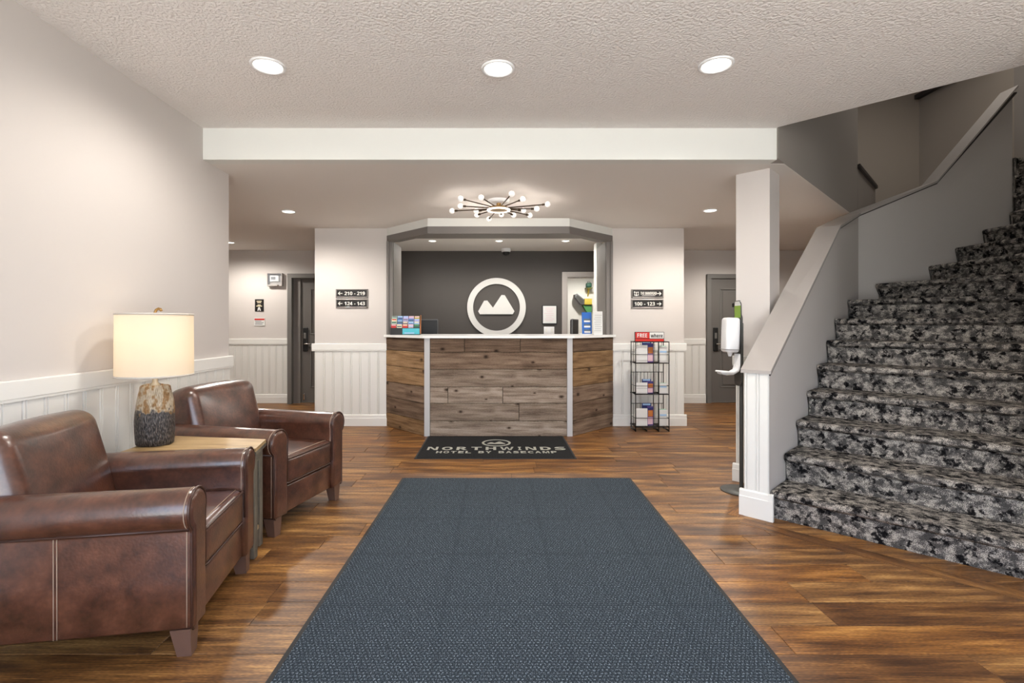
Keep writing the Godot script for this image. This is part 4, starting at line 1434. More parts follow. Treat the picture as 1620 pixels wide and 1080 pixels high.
func build_office_things():
	# ---- round logo on the dark wall
	var lg := thing("logo_sign", "large white ring with two mountain peaks on the charcoal office wall", "logo", P(0.015, 1.537, OFF))
	var st := begin()
	ring(st, 0.378, 0.474, 0.012, 0.032, 96)
	part(lg, "ring", fin(st), M.logo_white)
	var raw := PackedVector2Array([Vector2(-0.262, -0.074), Vector2(-0.173, 0.088), Vector2(-0.053, -0.028), Vector2(0.106, 0.178), Vector2(0.257, -0.074)])
	raw = PackedVector2Array([Vector2(-0.268, -0.080), Vector2(-0.173, 0.090), Vector2(-0.055, -0.060), Vector2(0.106, 0.180), Vector2(0.262, -0.080)])
	var grown := Geometry2D.offset_polygon(raw, 0.032, Geometry2D.JOIN_ROUND)
	st = begin()
	plate(st, grown[0], 0.012, 0.032)
	part(lg, "mountains", fin(st), M.logo_white)
	st = begin()
	for a in [0.6, 1.9, 3.3, 4.9]:
		box(st, Vector3(cos(a) * 0.426 - 0.01, sin(a) * 0.426 - 0.01, 0), Vector3(cos(a) * 0.426 + 0.01, sin(a) * 0.426 + 0.01, 0.013))
	box(st, Vector3(-0.16, -0.03, 0), Vector3(-0.14, -0.01, 0.013))
	box(st, Vector3(0.10, -0.03, 0), Vector3(0.12, -0.01, 0.013))
	part(lg, "standoff", fin(st), M.logo_white)
	# ---- framed notice and outlet plate
	var f := thing("framed_notice", "white notice in a thin dark frame right of the round logo", "notice", P(0.875, 1.414, OFF))
	part(f, "frame", one_box(Vector3(0, 0, 0.008), Vector3(0.245, 0.31, 0.016), 0.004), M.black_plastic)
	part(f, "sheet", one_box(Vector3(0, 0.005, 0.017), Vector3(0.215, 0.28, 0.004), 0.001), M.paper)
	for k in 8:
		part(f, "text_line", one_box(Vector3(-0.01 * (k % 2), 0.11 - k * 0.029, 0.0195), Vector3(0.15 - 0.03 * (k % 3), 0.006, 0.002), 0.0005), M.print_pink)
	var pl := thing("wall_plate", "small white switch plate below the framed notice on the office wall", "switch plate", P(0.867, 1.165, OFF))
	part(pl, "plate", rbox_mesh(Vector3(0.17, 0.118, 0.008), 0.003, 2), M.white_plastic, Transform3D(Basis(), Vector3(0, 0, 0.004)))
	for x in [-0.045, 0.045]:
		part(pl, "switch", one_box(Vector3(x, 0, 0.010), Vector3(0.034, 0.066, 0.006), 0.002), M.white_trim)
	var cm := thing("dome_camera", "small black dome camera on the office ceiling above the logo", "security camera", P(0.165, H2, 7.95))
	part(cm, "camera_base", lathe_mesh([Vector2(0.001, -0.055), Vector2(0.065, -0.053), Vector2(0.072, -0.045), Vector2(0.074, 0.0)], 28), M.white_plastic)
	part(cm, "dome", lathe_mesh([Vector2(0.001, -0.112), Vector2(0.028, -0.107), Vector2(0.048, -0.088), Vector2(0.056, -0.062), Vector2(0.056, -0.05)], 28), M.black_plastic)
	# ---- doorway casing
	st = begin()
	crbox(st, P(1.118, 1.055, OFF - 0.012), Vector3(0.085, 2.11, 0.03), 0.004)
	crbox(st, P(1.56, 2.07, OFF - 0.0125), Vector3(0.80, 0.08, 0.032), 0.004)
	crbox(st, P(2.02, 1.055, OFF - 0.012), Vector3(0.085, 2.11, 0.03), 0.004)
	pbox(st, 1.155, 1.168, 0, 2.03, OFF - 0.002, OFF + 0.13)
	pbox(st, 1.16, 1.98, 2.018, 2.032, OFF - 0.002, OFF + 0.13)
	struct("trim_9", fin(st), M.cap_paint, "pale grey casing round the doorway to the white back room", "door frame")
	# ---- wall things in the back room
	var o := thing("wall_tray", "dark grey slanted file tray on the white wall seen through the doorway", "file tray", P(1.66, 1.66, 10.2))
	st = begin()
	plate(st, PackedVector2Array([Vector2(-0.09, 0.20), Vector2(-0.05, 0.215), Vector2(0.09, 0.10), Vector2(0.09, 0.0), Vector2(0.03, 0.0), Vector2(-0.08, 0.14)]), 0.0, 0.22)
	part(o, "tray", fin(st), M.print_grey)
	st = begin()
	plate(st, PackedVector2Array([Vector2(-0.075, 0.145), Vector2(0.03, 0.012), Vector2(0.08, 0.012), Vector2(0.08, 0.085), Vector2(-0.045, 0.19)]), 0.22, 0.225)
	part(o, "tray_front", fin(st), M.dark_grey_metal)
	o = thing("yellow_bin", "yellow storage bin beside the grey tray in the back room", "bin", P(1.835, 1.655, 10.2))
	part(o, "bin", rbox_mesh(Vector3(0.15, 0.115, 0.2), 0.008, 2), M.print_yellow, Transform3D(Basis(), Vector3(0, 0.058, 0.10)))
	part(o, "bin_lip", one_box(Vector3(0, 0.115, 0.1), Vector3(0.158, 0.01, 0.208), 0.003), M.print_yellow)
	o = thing("green_bin", "green tapered bin hanging under the yellow bin in the back room", "bin", P(1.835, 1.51, 10.2))
	st = begin()
	plate(st, PackedVector2Array([Vector2(-0.10, 0.135), Vector2(0.075, 0.135), Vector2(0.075, 0.0), Vector2(-0.02, 0.0)]), 0.0, 0.16)
	part(o, "bin", fin(st), M.print_green)
	part(o, "bin_lip", one_box(Vector3(-0.012, 0.138, 0.08), Vector3(0.18, 0.01, 0.168), 0.003), M.dark_grey_metal)
	o = thing("small_shelf", "small olive bracket shelf high on the back room wall", "shelf", P(1.86, 1.975, 10.2))
	part(o, "shelf_board", one_box(Vector3(0, 0.012, 0.09), Vector3(0.13, 0.02, 0.18), 0.003), M.print_olive)
	st = begin()
	plate(st, PackedVector2Array([Vector2(0, 0), Vector2(0.15, 0), Vector2(0, -0.15)]), -0.01, 0.01, Transform3D(Basis(Vector3(0, 0, 1), Vector3.UP, Vector3(-1, 0, 0)), Vector3.ZERO))
	part(o, "bracket", fin(st), M.print_yellow)
	o = thing("dark_bag", "dark rounded bag on the small olive shelf in the back room", "bag", P(1.86, 1.997, 10.1))
	part(o, "bag_body", rbox_mesh(Vector3(0.11, 0.10, 0.12), 0.03, 3), M.print_dark_green, Transform3D(Basis(), Vector3(0, 0.05, 0)))
	part(o, "bag_handle", tube_mesh([Vector3(-0.03, 0.095, 0), Vector3(-0.02, 0.125, 0), Vector3(0.02, 0.125, 0), Vector3(0.03, 0.095, 0)], 0.005, 6), M.black_plastic)

# =================================================================== signs
func arrow(parent: Node3D, at: Vector3, s: float, dir: float):
	var pts := PackedVector2Array([Vector2(-0.5, -0.07), Vector2(0.28, -0.07), Vector2(0.02, -0.34), Vector2(0.13, -0.45), Vector2(0.56, 0.0), Vector2(0.13, 0.45), Vector2(0.02, 0.34), Vector2(0.28, 0.07), Vector2(-0.5, 0.07)])
	var q := PackedVector2Array()
	for p in pts:
		q.append(Vector2(p.x * dir, p.y) * s)
	var st := begin()
	plate(st, q, 0.0, 0.002, Transform3D(Basis(), at))
	part(parent, "arrow", fin(st), M.white_letters)

func room_sign(label: String, at: Vector3, text: String, dir: float) -> Node3D:
	var o := thing("direction_sign", label, "sign", at)
	var w := 0.395
	var h := 0.108
	part(o, "panel", one_box(Vector3(0, 0, 0.006), Vector3(w - 0.012, h - 0.012, 0.012), 0.002), M.black_sign)
	var st := begin()
	for e in [[0.0, h * 0.5 - 0.006, w, 0.012], [0.0, -h * 0.5 + 0.006, w, 0.012], [-w * 0.5 + 0.006, 0.0, 0.012, h], [w * 0.5 - 0.006, 0.0, 0.012, h]]:
		crbox(st, Vector3(e[0], e[1], 0.009), Vector3(e[2], e[3], 0.018), 0.003)
	part(o, "frame", fin(st), M.sign_frame)
	arrow(o, Vector3(0.142 * dir, 0.0, 0.0125), 0.052, dir)
	if text != "":
		letters(o, "lettering", text, Vector3(-0.036 * dir, 0, 0.0135), 0.252, 0.044, M.white_letters)
	return o

func build_signs():
	room_sign("black sign reading 210 - 219 with a left arrow, upper of the left pair", P((557 - 784) / 127.4, 1.24 + (515 - 464) / 127.4, PIER), "210 - 219", -1.0)
	room_sign("black sign reading 124 - 143 with a left arrow, lower of the left pair", P((557 - 784) / 127.4, 1.24 + (515 - 480) / 127.4, PIER), "124 - 143", -1.0)
	room_sign("black sign reading 100 - 123 with a right arrow, lower of the right pair", P((1024 - 784) / 127.4, 1.24 + (515 - 480.5) / 127.4, PIER), "100 - 123", 1.0)
	var o := room_sign("black sign with small emblem and condensed lettering, upper of the right pair", P((1024 - 784) / 127.4, 1.24 + (515 - 464.3) / 127.4, PIER), "", 1.0)
	letters(o, "lettering", "THE BANKHEAD", Vector3(0.012, 0.004, 0.0135), 0.20, 0.036, M.white_letters)
	part(o, "underline", one_box(Vector3(0.012, -0.024, 0.0132), Vector3(0.165, 0.0045, 0.002), 0.0005), M.white_letters)
	var st := begin()
	for e in [[-0.162, 0.018, 0.012, 0.016], [-0.138, 0.016, 0.022, 0.007], [-0.116, 0.016, 0.012, 0.012], [-0.138, -0.022, 0.024, 0.014], [-0.138, -0.002, 0.008, 0.022], [-0.160, -0.012, 0.006, 0.03], [-0.114, -0.012, 0.006, 0.03]]:
		box(st, Vector3(e[0] - e[2] * 0.5, e[1] - e[3] * 0.5, 0.012), Vector3(e[0] + e[2] * 0.5, e[1] + e[3] * 0.5, 0.0145))
	part(o, "emblem", fin(st), M.white_letters)
	# hallway wall: thermostat in a clear cover, two notices
	var t := thing("thermostat", "wall thermostat inside a clear locking cover left of the hallway door", "thermostat", P(-3.525, 1.975, HALL))
	part(t, "thermostat_body", rbox_mesh(Vector3(0.15, 0.10, 0.03), 0.012, 2), M.white_plastic, Transform3D(Basis(), Vector3(-0.02, 0.02, 0.018)))
	part(t, "display", one_box(Vector3(-0.035, 0.025, 0.035), Vector3(0.07, 0.042, 0.004), 0.001), M.print_grey)
	part(t, "back_plate", rbox_mesh(Vector3(0.235, 0.195, 0.008), 0.003, 2), M.cap_paint, Transform3D(Basis(), Vector3(0, 0, 0.004)))
	st = begin()
	for e in [[0.0, 0.098, 0.24, 0.012], [0.0, -0.093, 0.24, 0.022], [-0.115, 0.0, 0.012, 0.20], [0.112, 0.0, 0.018, 0.20]]:
		crbox(st, Vector3(e[0], e[1], 0.035), Vector3(e[2], e[3], 0.07), 0.004)
	part(t, "cover_frame", fin(st), M.cap_paint)
	part(t, "cover_pane", one_box(Vector3(0, 0, 0.068), Vector3(0.23, 0.19, 0.003), 0.0005), M.pane_glass)
	part(t, "lock", lathe_mesh([Vector2(0.001, 0.0), Vector2(0.012, 0.0), Vector2(0.012, 0.012), Vector2(0.001, 0.012)], 12), M.chrome, Transform3D(Basis(Vector3.RIGHT, PI / 2), Vector3(0.06, -0.093, 0.07)))
	t = thing("wall_notice", "small black notice with pale lettering and a white figure, left of the door", "notice", P(-3.795, 1.567, HALL))
	part(t, "panel", one_box(Vector3(0, 0, 0.006), Vector3(0.14, 0.195, 0.012), 0.002), M.black_sign)
	st = begin()
	for e in [[0.065, 0.08], [0.045, 0.06], [0.005, 0.05], [-0.012, 0.09]]:
		box(st, Vector3(-e[1] * 0.5, e[0] - 0.007, 0.012), Vector3(e[1] * 0.5, e[0] + 0.005, 0.014))
	part(t, "lettering", fin(st), M.print_cream)
	st = begin()
	plate(st, PackedVector2Array([Vector2(-0.028, -0.088), Vector2(-0.012, -0.088), Vector2(0.0, -0.06), Vector2(0.012, -0.088), Vector2(0.028, -0.088), Vector2(0.016, -0.04), Vector2(0.006, -0.028), Vector2(-0.006, -0.028), Vector2(-0.018, -0.04)]), 0.012, 0.014)
	part(t, "figure", fin(st), M.paper)
	t = thing("warning_notice", "small white notice with a red heading bar below the black notice", "notice", P(-3.79, 1.30, HALL))
	part(t, "panel", one_box(Vector3(0, 0, 0.006), Vector3(0.175, 0.125, 0.012), 0.002), M.paper)
	part(t, "heading_bar", one_box(Vector3(0, 0.042, 0.0125), Vector3(0.16, 0.026, 0.003), 0.0005), M.print_red)
	st = begin()
	for e in [[0.012, -0.02, 0.10], [-0.012, 0.0, 0.13], [-0.036, -0.01, 0.12]]:
		box(st, Vector3(e[1] - e[2] * 0.5, e[0] - 0.005, 0.012), Vector3(e[1] + e[2] * 0.5, e[0] + 0.005, 0.0135))
	part(t, "lettering", fin(st), M.print_grey)

# =================================================================== mats
func inset(poly: PackedVector2Array, k: float) -> PackedVector2Array:
	return Geometry2D.offset_polygon(poly, -k, Geometry2D.JOIN_MITER)[0]

func build_mats():
	var o := thing("entrance_rug", "large blue-grey ribbed entrance rug with a dark rubber edge", "rug", P(0.15, 0, 2.5))
	var poly := PackedVector2Array([Vector2(-0.757, 4.10), Vector2(1.092, 4.10), Vector2(1.033, 0.75), Vector2(-0.814, 0.75)])
	var off := Transform3D(Basis(), -o.position)
	part(o, "rubber_edge", prism_mesh(poly, 0.001, 0.006), M.rug_border, off)
	part(o, "pile", prism_mesh(inset(poly, 0.022), 0.006, 0.012), M.rug_pile, off)
	o = thing("logo_mat", "charcoal doormat printed with a pale logo at the foot of the counter", "doormat", P(0, 0, 5.15))
	poly = PackedVector2Array([Vector2(-0.757, 4.70), Vector2(0.755, 4.70), Vector2(0.757, 5.655), Vector2(-0.757, 5.655)])
	off = Transform3D(Basis(), -o.position)
	part(o, "rubber_edge", prism_mesh(poly, 0.001, 0.005), M.mat_border, off)
	part(o, "pile", prism_mesh(inset(poly, 0.016), 0.005, 0.009), M.mat_pile, off)
	var down := Basis(Vector3.RIGHT, -PI / 2)
	var y := 0.0095
	spaced_letters(o, "lettering", "NORTHWINDS", P(0.008, y, 5.072) - o.position, 1.42, 0.122, 0.105, M.mat_letters, down, 0.002)
	spaced_letters(o, "lettering", "HOTEL BY BASECAMP", P(0.008, y, 4.925) - o.position, 1.19, 0.078, 0.054, M.mat_letters, down, 0.002)
	var st := begin()
	ring(st, 0.128, 0.152, -0.001, 0.001, 64, Transform3D(down, P(0.008, y, 5.315) - o.position))
	part(o, "logo_ring", fin(st), M.mat_letters)
	var raw := PackedVector2Array([Vector2(-0.088, -0.030), Vector2(-0.055, 0.026), Vector2(-0.018, -0.016), Vector2(0.034, 0.055), Vector2(0.086, -0.030)])
	st = begin()
	plate(st, Geometry2D.offset_polygon(raw, 0.010, Geometry2D.JOIN_ROUND)[0], -0.001, 0.001, Transform3D(down, P(0.008, y, 5.305) - o.position))
	part(o, "logo_mountains", fin(st), M.mat_letters)

# =================================================================== armchairs
const CW := 0.76       # chair width

func arm_profile(sgn: float) -> Array:
	var o := CW * 0.5
	var p := [Vector2(o - 0.135, 0.105), Vector2(o - 0.03, 0.105), Vector2(o - 0.014, 0.12), Vector2(o - 0.014, 0.30), Vector2(o - 0.014, 0.468)]
	for k in 19:
		var a := deg_to_rad(-52.0 + k * 14.0)
		p.append(Vector2(o - 0.062 + 0.078 * cos(a), 0.546 + 0.078 * sin(a)))
	p.append(Vector2(o - 0.135, 0.47))
	p.append(Vector2(o - 0.135, 0.30))
	var q := []
	for v: Vector2 in p:
		q.append(Vector2(v.x * sgn, v.y))
	return q

func loft_x(st: SurfaceTool, prof: Array, secs: Array):
	var c := Vector2.ZERO
	for p: Vector2 in prof:
		c += p
	c /= prof.size()
	var n := prof.size()
	var poly := PackedVector2Array(prof)
	var cw := Geometry2D.is_polygon_clockwise(poly)
	var nrm := []
	for i in n:
		var e: Vector2 = ((prof[(i + 1) % n] as Vector2) - (prof[(i - 1 + n) % n] as Vector2)).normalized()
		nrm.append(Vector2(e.y, -e.x) * (-1.0 if cw else 1.0))
	var rows := []
	for s in secs:
		var row := []
		for i in n:
			var p: Vector2 = prof[i] - nrm[i] * s[1]
			row.append(Vector3(s[0], p.y, p.x))
		rows.append(row)
	st.set_smooth_group(0)
	for k in rows.size() - 1:
		for i in n:
			var j := (i + 1) % n
			var m: Vector2 = (nrm[i] + nrm[j])
			quad(st, rows[k][i], rows[k][j], rows[k + 1][j], rows[k + 1][i], Vector3(0, m.y, m.x))
	st.set_smooth_group(1)
	for e in [[0, -1.0 if secs[0][0] < secs[1][0] else 1.0], [rows.size() - 1, 1.0 if secs[0][0] < secs[1][0] else -1.0]]:
		var t := Geometry2D.triangulate_polygon(poly)
		for i in range(0, t.size(), 3):
			tri(st, rows[e[0]][t[i]], rows[e[0]][t[i + 1]], rows[e[0]][t[i + 2]], Vector3(e[1], 0, 0))

func round_path(hx: float, hy: float, r: float, n := 6) -> Array:
	var out := []
	for c in 4:
		var cx := hx - r if c == 0 or c == 3 else -hx + r
		var cy := hy - r if c < 2 else -hy + r
		for k in n + 1:
			var a := PI * 0.5 * (c + float(k) / n)
			out.append(Vector2(cx + r * cos(a), cy + r * sin(a)))
	return out

func make_armchair() -> Node3D:
	var o := thing("armchair", "", "armchair")
	for s in [1.0, -1.0]:
		var prof := arm_profile(s)
		var st := begin(true)
		loft_x(st, prof, [[-0.415, 0.03], [-0.41, 0.012], [-0.395, 0.002], [-0.37, 0.0], [-0.1, 0.0], [0.2, 0.0], [0.385, 0.0], [0.405, 0.003], [0.415, 0.010], [0.418, 0.020]])
		var arm := part(o, "arm", fin(st), M.leather)
		# welt round the front of the arm
		var path := []
		for i in range(1, prof.size()):
			path.append(Vector3(0.409, (prof[i] as Vector2).y, (prof[i] as Vector2).x))
		part(arm, "piping", tube_mesh(path, 0.0055, 7), M.leather_piping)
		# crease under the roll
		var zo: float = s * (CW * 0.5 - 0.0125)
		part(arm, "roll_seam", tube_mesh([Vector3(-0.40, 0.482, zo), Vector3(0.40, 0.482, zo)], 0.006, 6), M.leather_piping)
		for k in 2:
			part(arm, "stitching", tube_mesh([Vector3(-0.045 + 0.011 * k, 0.485, zo + s * 0.0002), Vector3(-0.045 + 0.011 * k, 0.115, zo + s * 0.0002)], 0.0016, 5), M.stitch)
		path = []
		for i in range(2, prof.size()):
			path.append(Vector3(0.404 - 0.012, (prof[i] as Vector2).y, (prof[i] as Vector2).x))
		part(arm, "stitching", tube_mesh(path, 0.0016, 5), M.stitch)
	# seat
	var inner := CW - 0.27
	var seat := part(o, "seat_cushion", rbox_mesh(Vector3(0.66, 0.17, inner + 0.01), 0.035, 4, Vector3(0.008, 0.012, 0.0), 8), M.leather, Transform3D(Basis(), Vector3(0.075, 0.355, 0)))
	for y in [0.075, -0.07]:
		var path := []
		for p in round_path(0.331, inner * 0.5 - 0.002, 0.03):
			path.append(Vector3(p.x, y, p.y))
		part(seat, "piping", tube_mesh(path, 0.0055, 6, true), M.leather_piping)
	part(seat, "stitching", tube_mesh([Vector3(0.300, 0.0895, -inner * 0.5 + 0.03), Vector3(0.300, 0.0925, 0), Vector3(0.300, 0.0895, inner * 0.5 - 0.03)], 0.0017, 5), M.stitch)
	var st := begin(true)
	rbox(st, Vector3(0.05, 0.165, inner + 0.004), 0.012, 2, Transform3D(Basis(), Vector3(0.372, 0.188, 0)))
	part(o, "front_rail", fin(st), M.leather)
	st = begin(true)
	rbox(st, Vector3(0.74, 0.12, inner + 0.02), 0.01, 1, Transform3D(Basis(), Vector3(-0.01, 0.18, 0)))
	part(o, "seat_base", fin(st), M.leather)
	# back: thick rounded cushion leaning back, with side seams
	var lean := Basis(Vector3.BACK, 0.25)
	var bw := inner + 0.12
	var back := part(o, "backrest", rbox_mesh(Vector3(0.215, 0.58, bw), 0.075, 6, Vector3(0.022, 0.016, 0.006), 8), M.leather, Transform3D(lean, Vector3(-0.30, 0.553, 0)))
	for s in [1.0, -1.0]:
		var path := []
		for k in 13:
			var y := lerpf(-0.14, 0.235, k / 12.0)
			path.append(Vector3(0.068 - 0.02 * pow(maxf(0.0, (y - 0.15) / 0.09), 2.0), y, s * (bw * 0.5 - 0.018 - 0.03 * pow(maxf(0.0, (y - 0.15) / 0.09), 2.0))))
		part(back, "piping", tube_mesh(path, 0.005, 6), M.leather_piping)
	st = begin(true)
	rbox(st, Vector3(0.06, 0.52, CW - 0.09), 0.02, 2, Transform3D(Basis(Vector3.BACK, 0.04), Vector3(-0.392, 0.37, 0)))
	part(o, "back_panel", fin(st), M.leather)
	# tapered legs
	for x in [0.365, -0.365]:
		for z in [1.0, -1.0]:
			st = begin(false)
			var c := Vector3(x, 0, z * (CW * 0.5 - 0.06))
			var a := 0.036
			var b := 0.025
			var lean_x := 0.010 * signf(x)
			var tp := []
			var bt := []
			for k in [Vector2(-1, -1), Vector2(1, -1), Vector2(1, 1), Vector2(-1, 1)]:
				tp.append(c + Vector3(k.x * a, 0.106, k.y * a))
				bt.append(c + Vector3(k.x * b + lean_x, 0, k.y * b))
			quad(st, tp[0], tp[1], tp[2], tp[3], Vector3.UP)
			quad(st, bt[0], bt[1], bt[2], bt[3], Vector3.DOWN)
			for k in 4:
				var j := (k + 1) % 4
				quad(st, tp[k], tp[j], bt[j], bt[k], (tp[k] + tp[j]) * 0.5 - c - Vector3(0, 0.106, 0))
			part(o, "leg", fin(st), M.dark_wood_leg)
	return o

func build_armchairs():
	var a := make_armchair()
	a.position = P(-1.594, 0, 2.174)
	a.rotation.y = 0.166
	a.set_meta("label", "nearer brown leather armchair with rolled arms, its side panel facing the viewer")
	a.set_meta("group", "leather armchairs")
	var b := a.duplicate()
	b.name = numbered("armchair")
	add_child(b)
	b.position = P(-1.598, 0, 3.395)
	b.rotation.y = -0.245
	b.set_meta("label", "farther brown leather armchair with rolled arms behind the lamp table")

# =================================================================== table and lamp
func build_end_table():
	var A := Vector2(-1.93, 2.54)
	var B := Vector2(-1.262, 2.668)
	var C := Vector2(-1.31, 2.893)
	var D := Vector2(-1.935, 2.985)
	var poly := PackedVector2Array([A, B, C, D])
	var o := thing("end_table", "wedge-shaped end table with pale oak top between the two armchairs", "side table", P(-1.63, 0, 2.8))
	var off := Transform3D(Basis(), -o.position)
	var st := begin()
	prism(st, inset(poly, 0.004), 0.584, 0.590)
	# planked top: grain along x
	var top := part(o, "table_top", st_uv_top(inset(poly, 0.003), 0.572, 0.592), M.oak_top, off)
	part(top, "top_edge", prism_mesh(poly, 0.556, 0.574), M.weathered_leg, Transform3D())
	var inn := inset(poly, 0.012)
	var cs := [inn[0], inn[1], inn[2], inn[3]]
	var ctr := (A + B + C + D) * 0.25
	var w := 0.042
	for c: Vector2 in cs:
		var sx := 1.0 if c.x < ctr.x else -1.0
		var sd := 1.0 if c.y < ctr.y else -1.0
		var k := c + Vector2(sx, sd) * (w * 0.5 + 0.004)
		part(o, "leg", rbox_mesh(Vector3(0.556, w, w), 0.004, 1), M.weathered_leg, Transform3D(Basis(Vector3.BACK, PI / 2), P(k.x, 0.278, k.y) - o.position))
	var apron := inset(poly, 0.022)
	var ain := inset(poly, 0.040)
	st = begin()
	for i in 4:
		var j := (i + 1) % 4
		var a0: Vector2 = apron[i]
		var a1: Vector2 = apron[j]
		prism(st, PackedVector2Array([a0, a1, ain[j], ain[i]]), 0.495, 0.556)
	part(o, "apron", fin(st), M.weathered_leg, off)
	part(o, "lower_shelf", prism_mesh(inset(poly, 0.03), 0.105, 0.125), M.oak_top, off)

func st_uv_top(poly: PackedVector2Array, y0: float, y1: float) -> ArrayMesh:
	var st := begin()
	var t := Geometry2D.triangulate_polygon(poly)
	for i in range(0, t.size(), 3):
		var a := poly[t[i]]
		var b := poly[t[i + 1]]
		var c := poly[t[i + 2]]
		tri(st, P(a.x, y1, a.y), P(b.x, y1, b.y), P(c.x, y1, c.y), Vector3.UP, Vector2(a.x, a.y * 3.0), Vector2(b.x, b.y * 3.0), Vector2(c.x, c.y * 3.0))
		tri(st, P(a.x, y0, a.y), P(b.x, y0, b.y), P(c.x, y0, c.y), Vector3.DOWN)
	var cw := Geometry2D.is_polygon_clockwise(poly)
	for i in poly.size():
		var a := poly[i]
		var b := poly[(i + 1) % poly.size()]
		var e := b - a
		var n := Vector2(e.y, -e.x) * (-1.0 if cw else 1.0)
		quad(st, P(a.x, y0, a.y), P(b.x, y0, b.y), P(b.x, y1, b.y), P(a.x, y1, a.y), Vector3(n.x, 0, -n.y), Vector2(0, 0), Vector2(0.5, 0), Vector2(0.5, 0.08), Vector2(0, 0.08))
	return fin(st)

func build_table_lamp():
	var o := thing("table_lamp", "lit table lamp with cream drum shade on an ochre and charcoal clay base", "lamp", P(-1.868, 0.592, 2.775))
	var prof := [Vector2(0.001, 0.0), Vector2(0.098, 0.0), Vector2(0.106, 0.006), Vector2(0.109, 0.03), Vector2(0.111, 0.08), Vector2(0.112, 0.13), Vector2(0.110, 0.18), Vector2(0.104, 0.23), Vector2(0.095, 0.27), Vector2(0.088, 0.30), Vector2(0.0855, 0.318), Vector2(0.082, 0.323), Vector2(0.076, 0.321), Vector2(0.074, 0.305), Vector2(0.07, 0.295), Vector2(0.001, 0.29)]
	# slightly irregular, thrown clay: carve the turned shape a little
	var st := begin(true)
	var n := 56
	var rows := []
	for k in prof.size():
		var row := []
		for i in n + 1:
			var a := TAU * (i % n) / n
			var p: Vector2 = prof[k]
			var r := p.x * 0.86 * (1.0 + 0.018 * sin(a * 3.0 + p.y * 9.0) + 0.012 * sin(a * 7.0 - p.y * 31.0))
			row.append(Vector3(cos(a) * r, p.y + (0.004 * sin(a * 2.0) if k > 8 else 0.0), sin(a) * r * 0.92))
		rows.append(row)
	for k in prof.size() - 1:
		for i in n:
			var mid: Vector3 = (rows[k][i] + rows[k + 1][i + 1]) * 0.5
			var e: Vector2 = prof[k + 1] - prof[k]
			var nn := Vector3(mid.x, 0, mid.z).normalized() * e.y - Vector3.UP * e.x
			quad(st, rows[k][i], rows[k][i + 1], rows[k + 1][i + 1], rows[k + 1][i], nn, Vector2(2.0 * i / n, 1.0 - prof[k].y / 0.325), Vector2(2.0 * (i + 1) / n, 1.0 - prof[k].y / 0.325), Vector2(2.0 * (i + 1) / n, 1.0 - prof[k + 1].y / 0.325), Vector2(2.0 * i / n, 1.0 - prof[k + 1].y / 0.325))
	part(o, "clay_base", fin(st), M.glazed_clay)
	part(o, "neck", lathe_mesh([Vector2(0.026, 0.288), Vector2(0.026, 0.33), Vector2(0.014, 0.338), Vector2(0.014, 0.45), Vector2(0.018, 0.455), Vector2(0.018, 0.49)], 20), M.chrome)
	var shade := part(o, "shade", lathe_mesh([Vector2(0.184, 0.378), Vector2(0.1835, 0.50), Vector2(0.1825, 0.60), Vector2(0.182, 0.710)], 72), M.linen_shade)
	for e in [[0.1845, 0.378], [0.1825, 0.710]]:
		st = begin(true)
		lathe(st, [Vector2(e[0] - 0.003, e[1] - 0.005), Vector2(e[0] + 0.0015, e[1] - 0.005), Vector2(e[0] + 0.0015, e[1] + 0.005), Vector2(e[0] - 0.003, e[1] + 0.005), Vector2(e[0] - 0.003, e[1] - 0.005)], 72)
		part(shade, "shade_rim", fin(st), M.shade_rim)
	st = begin(true)
	for k in 3:
		var a := TAU * k / 3.0 + 0.4
		tube(st, [Vector3(0, 0.685, 0), Vector3(cos(a) * 0.181, 0.70, sin(a) * 0.181)], 0.0025, 5)
	tube(st, [Vector3(0, 0.49, 0), Vector3(0.055, 0.53, 0), Vector3(0.06, 0.60, 0), Vector3(0.0, 0.685, 0)], 0.0025, 5)
	tube(st, [Vector3(0, 0.49, 0), Vector3(-0.055, 0.53, 0), Vector3(-0.06, 0.60, 0), Vector3(0.0, 0.685, 0)], 0.0025, 5)
	part(shade, "harp", fin(st), M.brass)
	part(shade, "finial", tube_mesh([Vector3(0, 0.685, 0), Vector3(0, 0.722, 0), Vector3(0.006, 0.735, 0), Vector3(0.018, 0.741, 0), Vector3(0.030, 0.738, 0), Vector3(0.034, 0.728, 0)], 0.0075, 8), M.brass)
	part(o, "bulb", lathe_mesh([Vector2(0.014, 0.49), Vector2(0.018, 0.51), Vector2(0.030, 0.54), Vector2(0.032, 0.56), Vector2(0.024, 0.585), Vector2(0.001, 0.596)], 20), M.warm_bulb)
	omni(o, "lamp_light", Vector3(0, 0.553, 0), LAMP, 0.03, Color(1.0, 0.92, 0.81))

